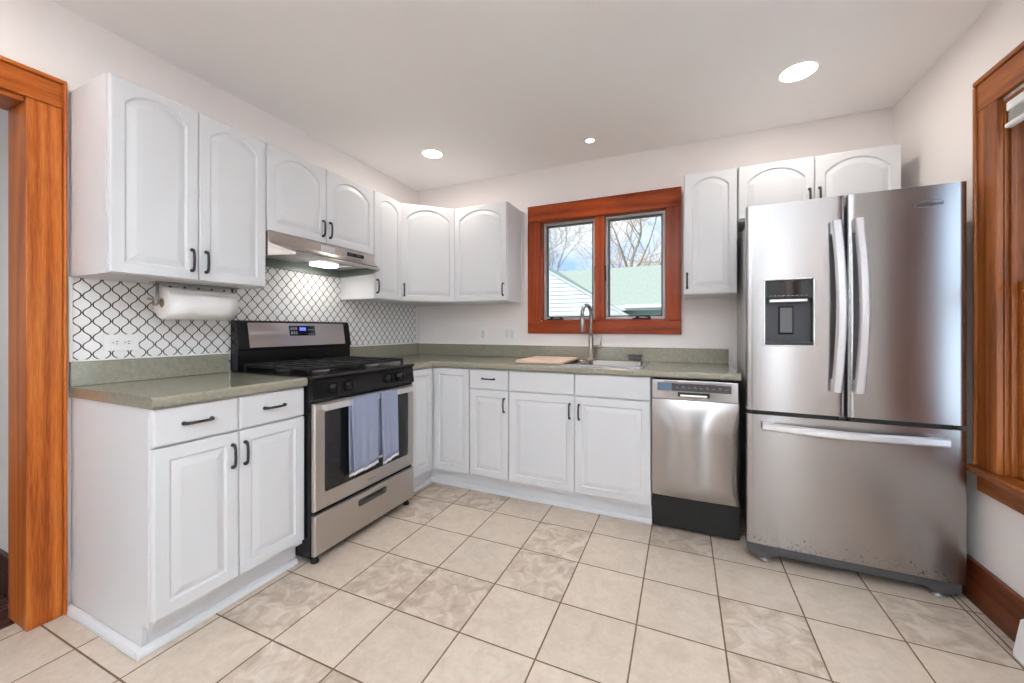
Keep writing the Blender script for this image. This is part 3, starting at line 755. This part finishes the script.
# dish towels over the oven handle
def towel(name, label, y0, y1, zf, zb, seed, skew):
    t = thing(name, label, 'towel', (.69, (y0+y1)/2, .78), 'dish towels on the oven door')
    rnd = random.Random(seed); ph = [rnd.uniform(0, 6) for _ in range(4)]
    N = 18
    def strip(path_z, front):
        L = []
        for i in range(N+1):
            q = i/N; y = y0+(y1-y0)*q; col = []
            for (d, z, k) in path_z:
                wv = (.006*math.sin(q*7+ph[0])+.004*math.sin(q*15+ph[1]))*k
                zz = z - (skew*(q-.5)*k if front else 0)
                col.append((.698+d*(1)+abs(wv)*(1 if front else .3), y+.010*k*math.sin(3*q+ph[2])*(1 if front else -1), zz))
            L.append(col)
        return L
    fp = []
    for k in range(10): fp.append((-.0100, zb+(.776-zb)*k/9, .35*(1-k/9)))
    for k in range(1, 6):
        a = math.pi*(1-k/6); fp.append((.0112*math.cos(a), .778+.008*math.sin(a), 0))
    for k in range(14): fp.append((.0112+.004*k/13, .776-(.776-zf)*k/13, k/13))
    def sheet(path, nm, m, par):
        L = strip(path, True); b = bmesh.new(); vs = [[b.verts.new(p) for p in c] for c in L]
        for i in range(N):
            for j in range(len(path)-1): b.faces.new((vs[i][j], vs[i+1][j], vs[i+1][j+1], vs[i][j+1]))
        bmesh.ops.recalc_face_normals(b, faces=b.faces[:])
        s = MB().bm(b, True); o = s.build(nm, m, par)
        so = o.modifiers.new('thick', 'SOLIDIFY'); so.thickness = .0026; so.offset = 0
        return o
    sheet(fp, 'cloth', 'towel', t)
    n0 = fp[-1]; sheet([(n0[0], n0[1]-.001, 1), (n0[0]+.0004, n0[1]-.016, 1.05)], 'hem', 'hem', t)
    b0 = fp[0]; sheet([(b0[0], b0[1]-.001, .35), (b0[0], b0[1]-.014, .36)], 'hem', 'hem', t)
    return t
towel('dish_towel', 'wider blue-grey dish towel with white hem folded over the oven handle', -1.468, -1.272, .402, .385, 3, -.012)
towel('dish_towel', 'narrower blue-grey dish towel hung at the handle end towards the room corner', -1.252, -1.112, .395, .420, 8, -.020)

# ------------------------------------------------------------------ range hood
t = thing('range_hood', 'stainless steel under-cabinet range hood with its lamp switched on', 'range hood', (.2, -1.285, 1.52))
A0, A1 = -1.6635, -.9075
top = [(.014, A0), (.014, A1), (.326, A1), (.335, A1+.0), (.335, A0), (.326, A0)]
# the shell: rear box, sloping nose with chamfered corners
def ring(z, xf, c, zb=None, zm=None): return [(.014, A0, zb or z), (.334, A0, zm or z), (xf, A0+c, z), (xf, A1-c, z), (.334, A1, zm or z), (.014, A1, zb or z)]
s = MB()
s.loops([ring(1.659, .3345, .001), ring(1.608, .3375, .002), ring(1.596, .350, .008), ring(1.572, .405, .040), ring(1.556, .440, .066), ring(1.550, .449, .073), ring(1.541, .450, .074, 1.522, 1.534)], True, False, True, False)
inn = lambda z, zb, zm: [(.022, A0+.01, zb), (.330, A0+.01, zm), (.436, A0+.086, z), (.436, A1-.086, z), (.330, A1-.01, zm), (.022, A1-.01, zb)]
s.loops([ring(1.541, .450, .074, 1.522, 1.534), inn(1.541, 1.522, 1.534)], True, False, False, False)
s.build('canopy', 'steel_warm', t)
MB().loops([inn(1.5412, 1.5222, 1.5342), inn(1.566, 1.582, 1.582)], True, False, False, True).build('interior', 'hood_inside', t)
MB().box(.06, .30, -1.61, -1.30, 1.568, 1.578, .002).build('filter', 'alu', t)
MB().box(.06, .30, -1.05, -.95, 1.568, 1.578, .002).build('filter', 'alu', t)
MB().box(.10, .20, -1.24, -1.09, 1.556, 1.580, .008, 3).build('lamp_lens', 'hoodlens', t)
sp = MB().box(.3365, .3395, -1.150, -1.010, 1.618, 1.642, .001).build('switch_panel', 'blackmatte', t)
for y in (-1.122, -1.062):
    MB().box(.3398, .3435, y-.020, y+.020, 1.624, 1.636, .001).build('rocker_switch', 'plastic_dark', sp)
MB().box(.3365, .3375, -1.345, -1.245, 1.612, 1.648, .0004).build('badge', 'steel_h', t)

# ------------------------------------------------------------------ paper towels under the cabinet
t = thing('paper_towel_holder', 'nickel paper towel holder screwed under the two-door wall cabinet', 'holder', (.15, -1.87, 1.36))
HZ, HXX = 1.268, .150
s = MB()
s.tube([(HXX, -2.042, 1.3615), (HXX, -2.042, HZ+.012), (HXX, -2.040, HZ)], .0065, 10); s.tube([(HXX, -2.046, HZ), (HXX, -1.722, HZ)], .0055, 10)
s.tube([(HXX, -1.728, 1.3615), (HXX, -1.728, HZ)], .0065, 10); s.lathe((HXX, -2.056, HZ), [(.012, 0), (.015, .004), (.015, .010), (.012, .014)], 16, 'y')
s.tube([(HXX-.05, -2.053, HZ+.018), (HXX, -2.052, HZ+.012)], .0055, 10)
s.build('bracket', 'nickel', t)
MB().box(HXX-.03, HXX+.03, -2.06, -1.71, 1.3575, 1.3625, .001).build('mounting_plate', 'nickel', t)
t = thing('paper_towel_roll', 'white paper towel roll hanging on the holder below the wall cabinet', 'paper towels', (HXX, -1.87, HZ))
rp = .072; s = MB(); rnd = random.Random(1)
s.lathe((HXX, 0, HZ), [(.021, -2.026), (rp-.003, -2.026), (rp, -2.022), (rp, -1.744), (rp-.003, -1.740), (.021, -1.740)], 40, 'y', False, False)
s.build('paper', 'paper', t)
MB().lathe((HXX, 0, HZ), [(.021, -2.025), (.0185, -2.027), (.0185, -1.739), (.021, -1.741)], 24, 'y', False, False).build('core', 'card', t)
# loose end hanging a little away from the roll
L = []
for y in (-2.023, -1.95, -1.87, -1.80, -1.744):
    L.append([(HXX+rp*math.cos(q)+.0012, y, HZ+rp*math.sin(q)) for q in [R(40-14*k) for k in range(9)]]+[(HXX+.006, y, HZ-rp-.003)])
MB().loops(L, False, True).build('loose_sheet', 'paper', t).modifiers.new('thick', 'SOLIDIFY').thickness = .0008

# ------------------------------------------------------------------ outlets
def outlet(label, fr, a, z, w, h, kind):
    t = thing('wall_outlet' if kind != 'switch' else 'outlet_plate', label, 'outlet', fr.p(a, 0, z), 'white electrical wall plates')
    MB().obox(fr, a-w/2, a+w/2, .0005, .006, z-h/2, z+h/2, .002).build('cover_plate', 'white', t)
    if kind == 'flat':
        for da in (-.020, .020):
            f = MB().obox(fr, a+da-.017, a+da+.017, .0063, .009, z-.014, z+.014, .002).build('receptacle', 'white', t)
            MB().obox(fr, a+da-.001, a+da+.008, .0092, .0096, z+.004, z+.0065).obox(fr, a+da-.001, a+da+.008, .0092, .0096, z-.0065, z-.004).obox(fr, a+da-.011, a+da-.007, .0092, .0096, z-.002, z+.002).build('slots', 'dark', f)
    else:
        for da in ((0,) if kind == 'single' else (-.023, .023)):
            f = MB().obox(fr, a+da-.0165, a+da+.0165, .0063, .009, z-.034, z+.034, .002).build('receptacle' if kind == 'single' else 'switch', 'offwhite', t)
            if kind == 'single':
                q = MB()
                for dz in (-.017, .017):
                    q.obox(fr, a-.007, a-.0045, .0092, .0096, z+dz-.004, z+dz+.005); q.obox(fr, a+.0045, a+.007, .0092, .0096, z+dz-.004, z+dz+.005); q.obox(fr, a-.002, a+.002, .0092, .0096, z+dz-.011, z+dz-.007)
                q.build('slots', 'dark', f)
    return t
outlet('white outlet set sideways in the lantern tile under the paper towel roll', FL(.008), -2.110, 1.090, .120, .072, 'flat')
outlet('narrow white wall outlet on the painted wall above the corner countertop', FB(0), .704, 1.106, .068, .112, 'single')
outlet('wide double white wall plate beside the wood window', FB(0), .958, 1.108, .118, .116, 'switch')

# ------------------------------------------------------------------ sink, faucet and things on it
t = thing('kitchen_sink', 'stainless drop-in double-bowl sink set in the countertop under the window', 'sink', (1.662, -.31, .914))
def bowl(x0, x1, y0, y1, zt, zb, r=.045):
    def q(k, z, rr_=None): return [(a, b_, z) for a, b_ in rr(x0+k, x1-k, y0+k, y1-k, r)]
    return [q(0, zt), q(.006, zt-.008), q(.016, zb+.03), q(.045, zb), ]
s = MB(); SX0, SX1, SY0, SY1 = 1.246, 2.078, -.552, -.045
bowls = [(1.275, 1.645, -.520, -.150), (1.680, 2.048, -.520, -.150)]
out = rr(SX0, SX1, SY0, SY1, .03); oi = rr(SX0+.006, SX1-.006, SY0+.006, SY1-.006, .026)
s.loops([[(a, b_, .9145) for a, b_ in out], [(a, b_, .919) for a, b_ in out], [(a, b_, .921) for a, b_ in oi]], True)
holes = [[V((a, b_, 0)) for a, b_ in rr(x0, x1, y0, y1, .045)] for x0, x1, y0, y1 in bowls]
ol = [V((a, b_, 0)) for a, b_ in oi]; allp = ol+holes[0]+holes[1]
s.add([(p.x, p.y, .921) for p in allp], [list(f) for f in tessellate_polygon([ol, holes[0], holes[1]])])
s.build('rim', 'steel_sink', t)
for b_ in bowls:
    s = MB().loops(bowl(*b_, .921, .735), True, True, False, True); bo = s.build('bowl', 'steel_sink', t)
    MB().lathe(((b_[0]+b_[1])/2, (b_[2]+b_[3])/2, .7355), [(.045, 0), (.043, .003), (.030, .0015), (.028, .001)], 20).build('drain', 'nickel', bo)
# pull-down faucet
t = thing('faucet', 'brushed nickel gooseneck pull-down faucet standing behind the sink', 'faucet', (1.668, -.098, .921))
FX, FY = 1.668, -.098
MB().lathe((FX, FY, .9215), [(.028, 0), (.028, .006), (.024, .010), (.0185, .014), (.0185, .16), (.016, .175), (.0125, .18)], 24).build('body', 'nickel', t)
s = MB(); rad = .062; pts = [(FX, FY, 1.09), (FX, FY, 1.15), (FX, FY, 1.262)]
dirx, diry = -.30, -.954
for k in range(1, 13):
    a = math.pi*k/12; r_ = rad*(1-math.cos(a)); pts.append((FX+dirx*r_, FY+diry*r_, 1.262+rad*math.sin(a)))
e = pts[-1]; pts.append((e[0], e[1], 1.235))
s.tube(pts, .0138, 14).build('spout', 'nickel', t)
MB().lathe((e[0], e[1], 0), [(.0145, 1.238), (.0175, 1.225), (.0195, 1.17), (.0215, 1.132), (.019, 1.127)], 20).build('spray_head', 'nickel', t)
s = MB().lathe((0, FY, 1.015), [(.0135, FX+.012), (.0135, FX+.075), (.011, FX+.082)], 18, 'x'); hd = s.build('handle_hub', 'nickel', t)
MB().tube([(FX+.070, FY, 1.022), (FX+.073, FY, 1.06), (FX+.077, FY, 1.105)], [.005, .004, .0035], 10).build('lever', 'nickel', hd)
# board and soap dish
t = thing('cutting_board', 'pale wood cutting board lying over one bowl of the sink', 'cutting board', (1.42, -.34, .9215))
MB().box(1.252, 1.585, -.560, -.150, .9218, .940, .005, 3).build('board', 'board', t)
t = thing('soap_dish', 'small dark glass dish with a pale sponge on the sink corner', 'dish', (1.985, -.110, .9215))
s = MB(); DX, DY = 1.985, -.108
rd = lambda k, z, r=.014: [(a, b_, z) for a, b_ in rr(DX-.050+k, DX+.050-k, DY-.034+k, DY+.034-k, r)]
s.loops([rd(.010, .9215), rd(.004, .940), rd(.001, .957), rd(.008, .957), rd(.013, .930)], True, True, True, True).build('dish', 'grey', t)
MB().loops([rd(.001, .9575), rd(-.002, .961), rd(.001, .965), rd(.006, .9645), rd(.008, .9575)], True, True).build('rim', 'plastic_dark', t)
tag(MB().box(DX-.034, DX+.034, DY-.019, DY+.019, .9305, .955, .006, 3).build('sponge', 'sponge', None, (DX, DY, .931)), 'pale kitchen sponge lying in the small dark dish by the sink', 'sponge')

# ------------------------------------------------------------------ dishwasher
t = thing('dishwasher', 'narrow stainless dishwasher with black control strip at the countertop end', 'dishwasher', (2.352, -.33, 0))
X0, X1 = 2.1345, 2.5655; F = FB(-.600)
MB().box(X0+.003, X1-.003, -.598, -.03, .02, .866).build('tub', 'dark', t)
MB().box(X0+.002, X1-.004, -.485, -.470, .003, .212, .002).build('toe_panel', 'blackmatte', t)
MB().box(X1+.001, 2.577, -.560, -.03, .001, .8715, .001).build('side_panel', 'dark', t)
NX, NZ = 24, 16
def bulge(q, zq): return .030*(1-(2*q-1)**2)*min(1, (1-zq)/.28)**.7*min(1, (zq+.02)/.12)+.002
g = []
for j in range(NZ+1):
    zq = j/NZ; g.append([F.p(X0+(X1-X0)*i/NX, .038+bulge(i/NX, zq), .214+.541*zq) for i in range(NX+1)])
s = MB().loops(g, False, True)
bk_ = [[F.p(X0+(X1-X0)*i/NX, .001, z) for i in range(NX+1)] for z in (.214, .755)]
s.loops([bk_[0], g[0]], False); s.loops([g[-1], bk_[1]], False)
s.loops([[r_[0] for r_ in g], [F.p(X0, .001, .214+.541*j/NZ) for j in range(NZ+1)]], False); s.loops([[r_[-1] for r_ in g], [F.p(X1, .001, .214+.541*j/NZ) for j in range(NZ+1)]], False)
ddr = s.build('door', 'steel', t)
text('logo', 'Whirlpool', .018, 'steel_h', ddr, F.p(2.352, .0675, .296), (R(90), 0, 0))
cpn = MB().obox(F, X0, X1, .001, .046, .757, .866, .005, 3).build('control_panel', 'steel', t)
ks = MB().obox(F, X0+.030, X1-.035, .0465, .049, .806, .848, .001).build('key_strip', 'plastic_dark', cpn)
s = MB(); rnd = random.Random(5)
for k in range(9):
    a = X0+.125+k*.030; s.obox(F, a, a+.016, .0492, .0495, .824, .828)
    if k % 2: s.obox(F, a+.003, a+.012, .0492, .0495, .832, .836)
s.build('key_marks', 'inkgrey', ks)
MB().obox(F, X0+.030, X0+.105, .0497, .0500, .806, .850).build('sticker', 'sticker', cpn)
text('wordmark', 'Whirlpool', .016, 'ink', cpn, F.p(X0+.100, .0468, .856), (R(90), 0, 0))
lt = MB().obox(F, 2.270, 2.428, .0465, .0475, .776, .800, .0004).build('latch_pocket', 'dark', cpn)
MB().obox(F, 2.282, 2.416, .0478, .058, .779, .788, .003).build('latch_handle', 'steel_h', lt)

# ------------------------------------------------------------------ refrigerator
t = thing('refrigerator', 'stainless French-door refrigerator with dispenser beside the wood-framed window', 'refrigerator', (2.98, -.4, 0))
BX0, BX1 = 2.622, 3.345
MB().box(BX0, BX1, -.679, -.05, .055, 1.735, .004).build('case', 'fridge_side', t)
for x in (2.70, 3.27):
    MB().box(x-.045, x+.045, -.700, -.60, 1.7355, 1.752, .004).build('hinge_cover', 'plastic_dark', t)
FXL, FXR, FM = 2.588, 3.371, 2.977; DF = -.687
F = FB(DF)
def bow(x): q = (x-FXL)/(FXR-FXL); return .049+.001*(1-(2*q-1)**2)+.024*q
def panel(x0, x1, z0, z1, name, m, hole=None, n_=14):
    """door skin that follows the gentle outward bow, with rounded long edges and an optional rectangular hole"""
    r = .007
    xs = sorted({x0, x0+r*.3, x0+r, x1-r, x1-r*.3, x1, *[x0+(x1-x0)*k/n_ for k in range(1, n_)], *([hole[0], hole[1]] if hole else [])})
    zs = sorted({z0, z1, *([hole[2], hole[3]] if hole else [])})
    def dd(x):
        e = min(x-x0, x1-x); return bow(x)-(r*(1-math.sqrt(max(0, 1-(1-e/r)**2))) if e < r else 0)
    s = MB(); idx = {}
    for j, z in enumerate(zs):
        for i, x in enumerate(xs): idx[i, j] = len(s.v); s.v.append(F.p(x, dd(x), z))
    for j in range(len(zs)-1):
        for i in range(len(xs)-1):
            if hole and hole[0]-1e-6 <= xs[i] < hole[1]-1e-6 and hole[2]-1e-6 <= zs[j] < hole[3]-1e-6: continue
            s.f.append([idx[i, j], idx[i+1, j], idx[i+1, j+1], idx[i, j+1]]); s.sm.append(True)
    for z in (z0, z1): s.loops([[F.p(x, dd(x), z) for x in xs], [F.p(x, .001, z) for x in xs]], False)
    for x in (x0, x1): s.loops([[F.p(x, dd(x), z) for z in (z0, z1)], [F.p(x, .001, z) for z in (z0, z1)]], False)
    s.loops([[F.p(x0, .001, z0), F.p(x1, .001, z0), F.p(x1, .001, z1), F.p(x0, .001, z1)]], True, False, True, False)
    return s.build(name, m, t)
DX0, DX1, DZ0, DZ1 = 2.664, 2.858, 1.072, 1.388
dl = panel(FXL, FM-.005, .748, 1.762, 'door', 'steel', (DX0, DX1, DZ0, DZ1))
drr = panel(FM+.005, FXR, .748, 1.762, 'door', 'steel')
fz = panel(FXL, FXR, .088, .728, 'freezer_drawer', 'steel_spot', None, 26)
for dpar, a0, a1 in ((dl, FXL+.03, FM-.02), (drr, FM+.02, FXR-.03)):
    MB().obox(F, a0, a1, .002, .045, .7285, .7475).build('gasket', 'dark', dpar)
# dispenser
dsp = bpy.data.objects.new('dispenser', None); C.objects.link(dsp); dsp.parent = dl; dsp.location = F.p(2.761, .07, 1.23)-wloc(dl)
b0 = bow(2.761)
def hb(z0, z1, d): return [F.p(a, d, z) for a, z in ((DX0, z0), (DX1, z0), (DX1, z1), (DX0, z1))]
s = MB().loops([hb(DZ0, DZ1, b0-.004), hb(DZ0, DZ1, .015)], True, False, False, True)
s.obox(F, DX0+.001, DX1-.001, .016, .062, DZ0+.001, DZ0+.016, .002)
s.build('dispenser_recess', 'plastic_dark', dsp)
s = MB(); w = .006
for b_ in ((DX0-w, DX0+.001, DZ0-w, DZ1+w), (DX1-.001, DX1+w, DZ0-w, DZ1+w), (DX0+.001, DX1-.001, DZ1-.001, DZ1+w), (DX0+.001, DX1-.001, DZ0-w, DZ0+.001)):
    s.obox(F, b_[0], b_[1], b0-.012, b0+.004, b_[2], b_[3], .002)
s.build('dispenser_bezel', 'steel_h', dsp)
cpd = MB().obox(F, DX0+.002, DX1-.002, .020, b0-.003, 1.296, DZ1-.002, .002).build('touch_panel', 'blackglass', dsp)
s = MB()
for k in range(9): s.obox(F, DX0+.018+k*.018, DX0+.030+k*.018, b0-.0028, b0-.0024, 1.309, 1.313)
s.build('touch_marks', 'inkgrey', cpd)
MB().obox(F, DX0+.020, DX1-.022, .040, b0+.001, 1.280, 1.2945, .003).build('nozzle_housing', 'steel_h', dsp)
MB().obox(F, 2.726, 2.788, .0155, .024, 1.124, 1.262, .004).build('paddle', 'blackmatte', dsp)
MB().obox(F, 2.732, 2.782, .0242, .027, 1.132, 1.254, .002).build('paddle_face', 'grey', dsp)
# bowed handles
def vhandle(x, par, lean):
    z0, z1 = .862, 1.645; pts = []; d = bow(x)
    for k in range(13):
        q = k/12; pts.append(F.p(x+lean*math.sin(math.pi*q), d+.030+.026*math.sin(math.pi*q), z0+(z1-z0)*q))
    s = MB(); w = .018
    L = [[p+V((-w, .009, 0)), p+V((-w, -.003, 0)), p+V((-w+.006, -.009, 0)), p+V((w-.006, -.009, 0)), p+V((w, -.003, 0)), p+V((w, .009, 0))] for p in pts]
    s.loops(L, True, False, True, True)
    for z in (z0+.03, z1-.03): s.obox(F, x-.012, x+.012, d-.004, d+.028, z-.028, z+.028, .003)
    s.build('handle', 'steel_h', par)
vhandle(2.934, dl, .012); vhandle(3.014, drr, .012)
pts = []
for k in range(15):
    q = k/14; x = 2.650+(3.306-2.650)*q; pts.append(F.p(x, bow(x)+.026+.022*math.sin(math.pi*q), .678-.006*math.sin(math.pi*q)))
w = .018
s = MB().loops([[p+V((0, .009, -w)), p+V((0, -.003, -w)), p+V((0, -.009, -w+.006)), p+V((0, -.009, w-.006)), p+V((0, -.003, w)), p+V((0, .009, w))] for p in pts], True, False, True, True)
for x in (2.680, 3.276): s.obox(F, x-.025, x+.025, bow(x)-.004, bow(x)+.024, .664, .692, .003)
s.build('handle', 'steel_h', fz)
text('logo', 'Whirlpool', .021, 'ink', drr, F.p(3.255, bow(3.255)+.0012, 1.683), (R(90), 0, -math.atan(.024/.783)))
s = MB(); yw = .024/.783
s.tube([F.p(3.250+.046*math.cos(q)*.9, bow(3.250+.046*math.cos(q)*.9)+.0012, 1.685+.014*math.sin(q)+.006*math.cos(q)) for q in [R(20+15*k) for k in range(21)]], .0011, 6)
s.build('logo_swirl', 'inkgrey', drr)
# base grille and levelling feet
s = MB().prism([(FXL+.008, .085), (FXL+.008, .045), (FXL+.04, .030), (FXL+.10, .030), (FXL+.125, .048), (FXR-.125, .048), (FXR-.10, .030), (FXR-.04, .030), (FXR-.008, .045), (FXR-.008, .085)], -.742, -.63, 'y')
s.build('base_grille', 'grille', t)
for x in (2.665, 3.300):
    MB().lathe((x, -.712, .001), [(.022, 0), (.022, .012), (.010, .015), (.010, .040)], 16).build('foot', 'alu', t)
    MB().lathe((x, -.14, .001), [(.022, 0), (.022, .012), (.010, .015), (.010, .058)], 16).build('foot', 'alu', t)

# ------------------------------------------------------------------ ceiling lights
lab = ['round recessed ceiling light with bright lens nearest the corner cabinets', 'small recessed ceiling spotlight in front of the wood window', 'large round recessed ceiling light in front of the refrigerator']
for (x, y, r, e), lb in zip(LAMPS, lab):
    t = thing('recessed_light', lb, 'ceiling light', (x, y, H), 'recessed ceiling lights')
    o = r*1.22 if r > .05 else r*1.75
    MB().lathe((x, y, H), [(o, -.0008), (o, -.005), (o-.004, -.008), (r*1.02, -.006), (r, -.0012)], 36, 'z', False, False).build('trim_ring', 'caulk', t)
    MB().lathe((x, y, H), [(r, -.0011), (r, -.0045), (r*.7, -.0065), (r*.2, -.0075)], 32).build('lens', 'lens', t)

for (x, y, r, e), lb in zip(FILL_LAMPS, ('added out-of-view recessed ceiling light beside the wooden doorway', 'added out-of-view recessed ceiling light beside the tall window with the blind')):
    t = thing('recessed_light', lb, 'ceiling light', (x, y, H), 'recessed ceiling lights')
    MB().lathe((x, y, H), [(r*1.22, -.0008), (r*1.22, -.005), (r*1.2, -.008), (r*1.02, -.006), (r, -.0012)], 36, 'z', False, False).build('trim_ring', 'caulk', t)
    MB().lathe((x, y, H), [(r, -.0011), (r, -.0045), (r*.7, -.0065), (r*.2, -.0075)], 32).build('lens', 'lens', t)

t = thing('added_floor_lamp', 'slim torchiere floor lamp with white bowl shade, added out of view to brighten the ceiling', 'lamp', (2.35, -3.7, 0))  # unseen stand added to hold the ceiling uplight
MB().lathe((2.35, -3.7, .001), [(.13, 0), (.13, .012), (.02, .025)], 28).build('base', 'nickel', t)
MB().tube([(2.35, -3.7, .026), (2.35, -3.7, 1.655)], .011, 10).build('pole', 'nickel', t)
MB().lathe((2.35, -3.7, 1.656), [(.02, 0), (.09, .05), (.15, .08), (.146, .08), (.085, .052), (.02, .006)], 28).build('bowl_shade', 'white', t)

# ------------------------------------------------------------------ blind and heating vent
t = thing('window_blind', 'grey window blind rolled up at the top of the refrigerator-side window', 'blind', (W+.03, -1.19, 1.97))
MB().box(W-.010, W+.0115, -1.474, -.876, 1.972, 2.012, .010, 4).build('headrail', 'shade_rail', t)
s = MB()
for k in range(5): s.box(W-.004, W+.0105, -1.470, -.880, 1.930+k*.0082, 1.9365+k*.0082, .002)
s.build('fabric', 'shade', t)
MB().box(W-.012, W+.011, -1.474, -.874, 1.912, 1.9295, .006, 3).build('bottom_rail', 'shade_rail', t)
t = thing('heating_vent', 'white metal heating vent on the floor against the brown baseboard', 'vent', (W-.05, -1.17, 0))
s = MB().prism([(W-.023, .002), (W-.068, .002), (W-.068, .018), (W-.050, .132), (W-.042, .138), (W-.023, .138)], -1.44, -1.022, 'y'); s.build('housing', 'white', t)
s = MB()
for k in range(12):
    y = -1.42+k*.029
    s.loops([[(W-.0688+dx+(z-.018)*.158, yy_, z) for yy_, z in ((y, .03), (y+.014, .03), (y+.014, .118), (y, .118))] for dx in (0, -.0006)], True, False, True, True)
s.build('louvre', 'grey', t)

# ------------------------------------------------------------------ outside
t = thing('neighbour_house', 'white-sided house with green shingle roof seen through the window', 'house', (1, 10, -1.2))
# gable wing: lap siding courses that follow the rake
s = MB(); GY = 8.9; px_, pz_ = -2.35, 3.47; slope = .603; co = .127
z = -1.2
while z < pz_-.05:
    z1 = min(z+co, pz_-.01)
    half = lambda q: min(3.02, (pz_-q)/slope)
    b0_, b1_ = half(z), half(z1)
    s.loops([[(px_-b0_, GY-.022, z), (px_+b0_, GY-.022, z), (px_+b1_, GY-.002, z1), (px_-b1_, GY-.002, z1)], [(px_-b0_, GY+.05, z), (px_+b0_, GY+.05, z), (px_+b1_, GY+.05, z1), (px_-b1_, GY+.05, z1)]], True, False, True, True)
    z = z1
s.build('gable_siding', 'siding', t)
s = MB()
for sg in (-1, 1):
    s.prism([(px_, pz_), (px_+sg*3.30, pz_-3.30*slope), (px_+sg*3.30, pz_-3.30*slope-.075), (px_, pz_-.075)], GY-.06, GY-.024, 'y')
s.build('rake_board', 'fascia', t)
s = MB()
for sg in (-1, 1):
    s.prism([(px_, pz_+.005), (px_+sg*3.32, pz_-3.32*slope+.005), (px_+sg*3.32, pz_-3.32*slope+.025), (px_, pz_+.025)], GY-.06, 12.2, 'y')
s.build('wing_roof', 'shingle', t)
MB().prism([(8.95, 1.86), (12.1, 3.48), (15.2, 1.86), (15.2, 1.80), (12.1, 3.42), (8.95, 1.80)], -2.3, 9.0, 'x').build('main_roof', 'shingle', t)
MB().box(.30, 9.0, 8.90, 8.94, 1.70, 1.855).build('fascia', 'fascia', t)
s = MB().tube([(.72, 8.84, 1.80), (9.0, 8.84, 1.80)], .06, 10); s.build('gutter', 'fascia', t)
MB().box(.70, 8.9, 9.35, 14.8, -1.2, 1.79).build('house_wall', 'housewall', t)
MB().box(.20, 8.9, 8.95, 9.34, 1.70, 1.79).build('soffit', 'fascia', t)
# bare trees
def tree(label, base, h, seed, m, spread=.5, depth=6):
    rnd = random.Random(seed); s = MB()
    def grow(p, d, L, r, k):
        n_ = 4; pts = [p.copy()]; dd = d.copy()
        for i in range(n_):
            dd = (dd+V((rnd.uniform(-.17, .17), rnd.uniform(-.17, .17), rnd.uniform(-.06, .14)))).normalized(); pts.append(pts[-1]+dd*L/n_)
        r1 = r*.68
        s.tube(pts, [max(.007, r+(r1-r)*i/n_) for i in range(n_+1)], 6 if k > 3 else 3, False)
        if k == 0: return
        for j in range(rnd.choice((3, 3, 4)) if k > 1 else 4):
            at = pts[-1] if j == 0 else pts[rnd.choice((2, 3, 4))]
            ax = V((rnd.uniform(-1, 1), rnd.uniform(-1, 1), rnd.uniform(-.25, .75))).normalized()
            nd = (dd*(1-spread)+ax*spread*1.25).normalized() if j else (dd+ax*.25).normalized()
            grow(at, nd, L*rnd.uniform(.62, .86), r1*(.95 if j == 0 else rnd.uniform(.55, .8)), k-1)
    grow(V(base), V((0, 0, 1)), h*.27, h*.020, depth)
    o = s.build('bare_tree', m, None, base); return tag(o, label, 'tree', 'bare trees beyond the neighbour house')
tree('grey leafless tree beyond the white gable', (-4.6, 16.5, -1.2), 10.5, 4, 'bark2', .55, 6)
tree('tan leafless tree rising behind the green shingle roof', (-.3, 21.5, -1.2), 13, 11, 'bark', .6, 6)
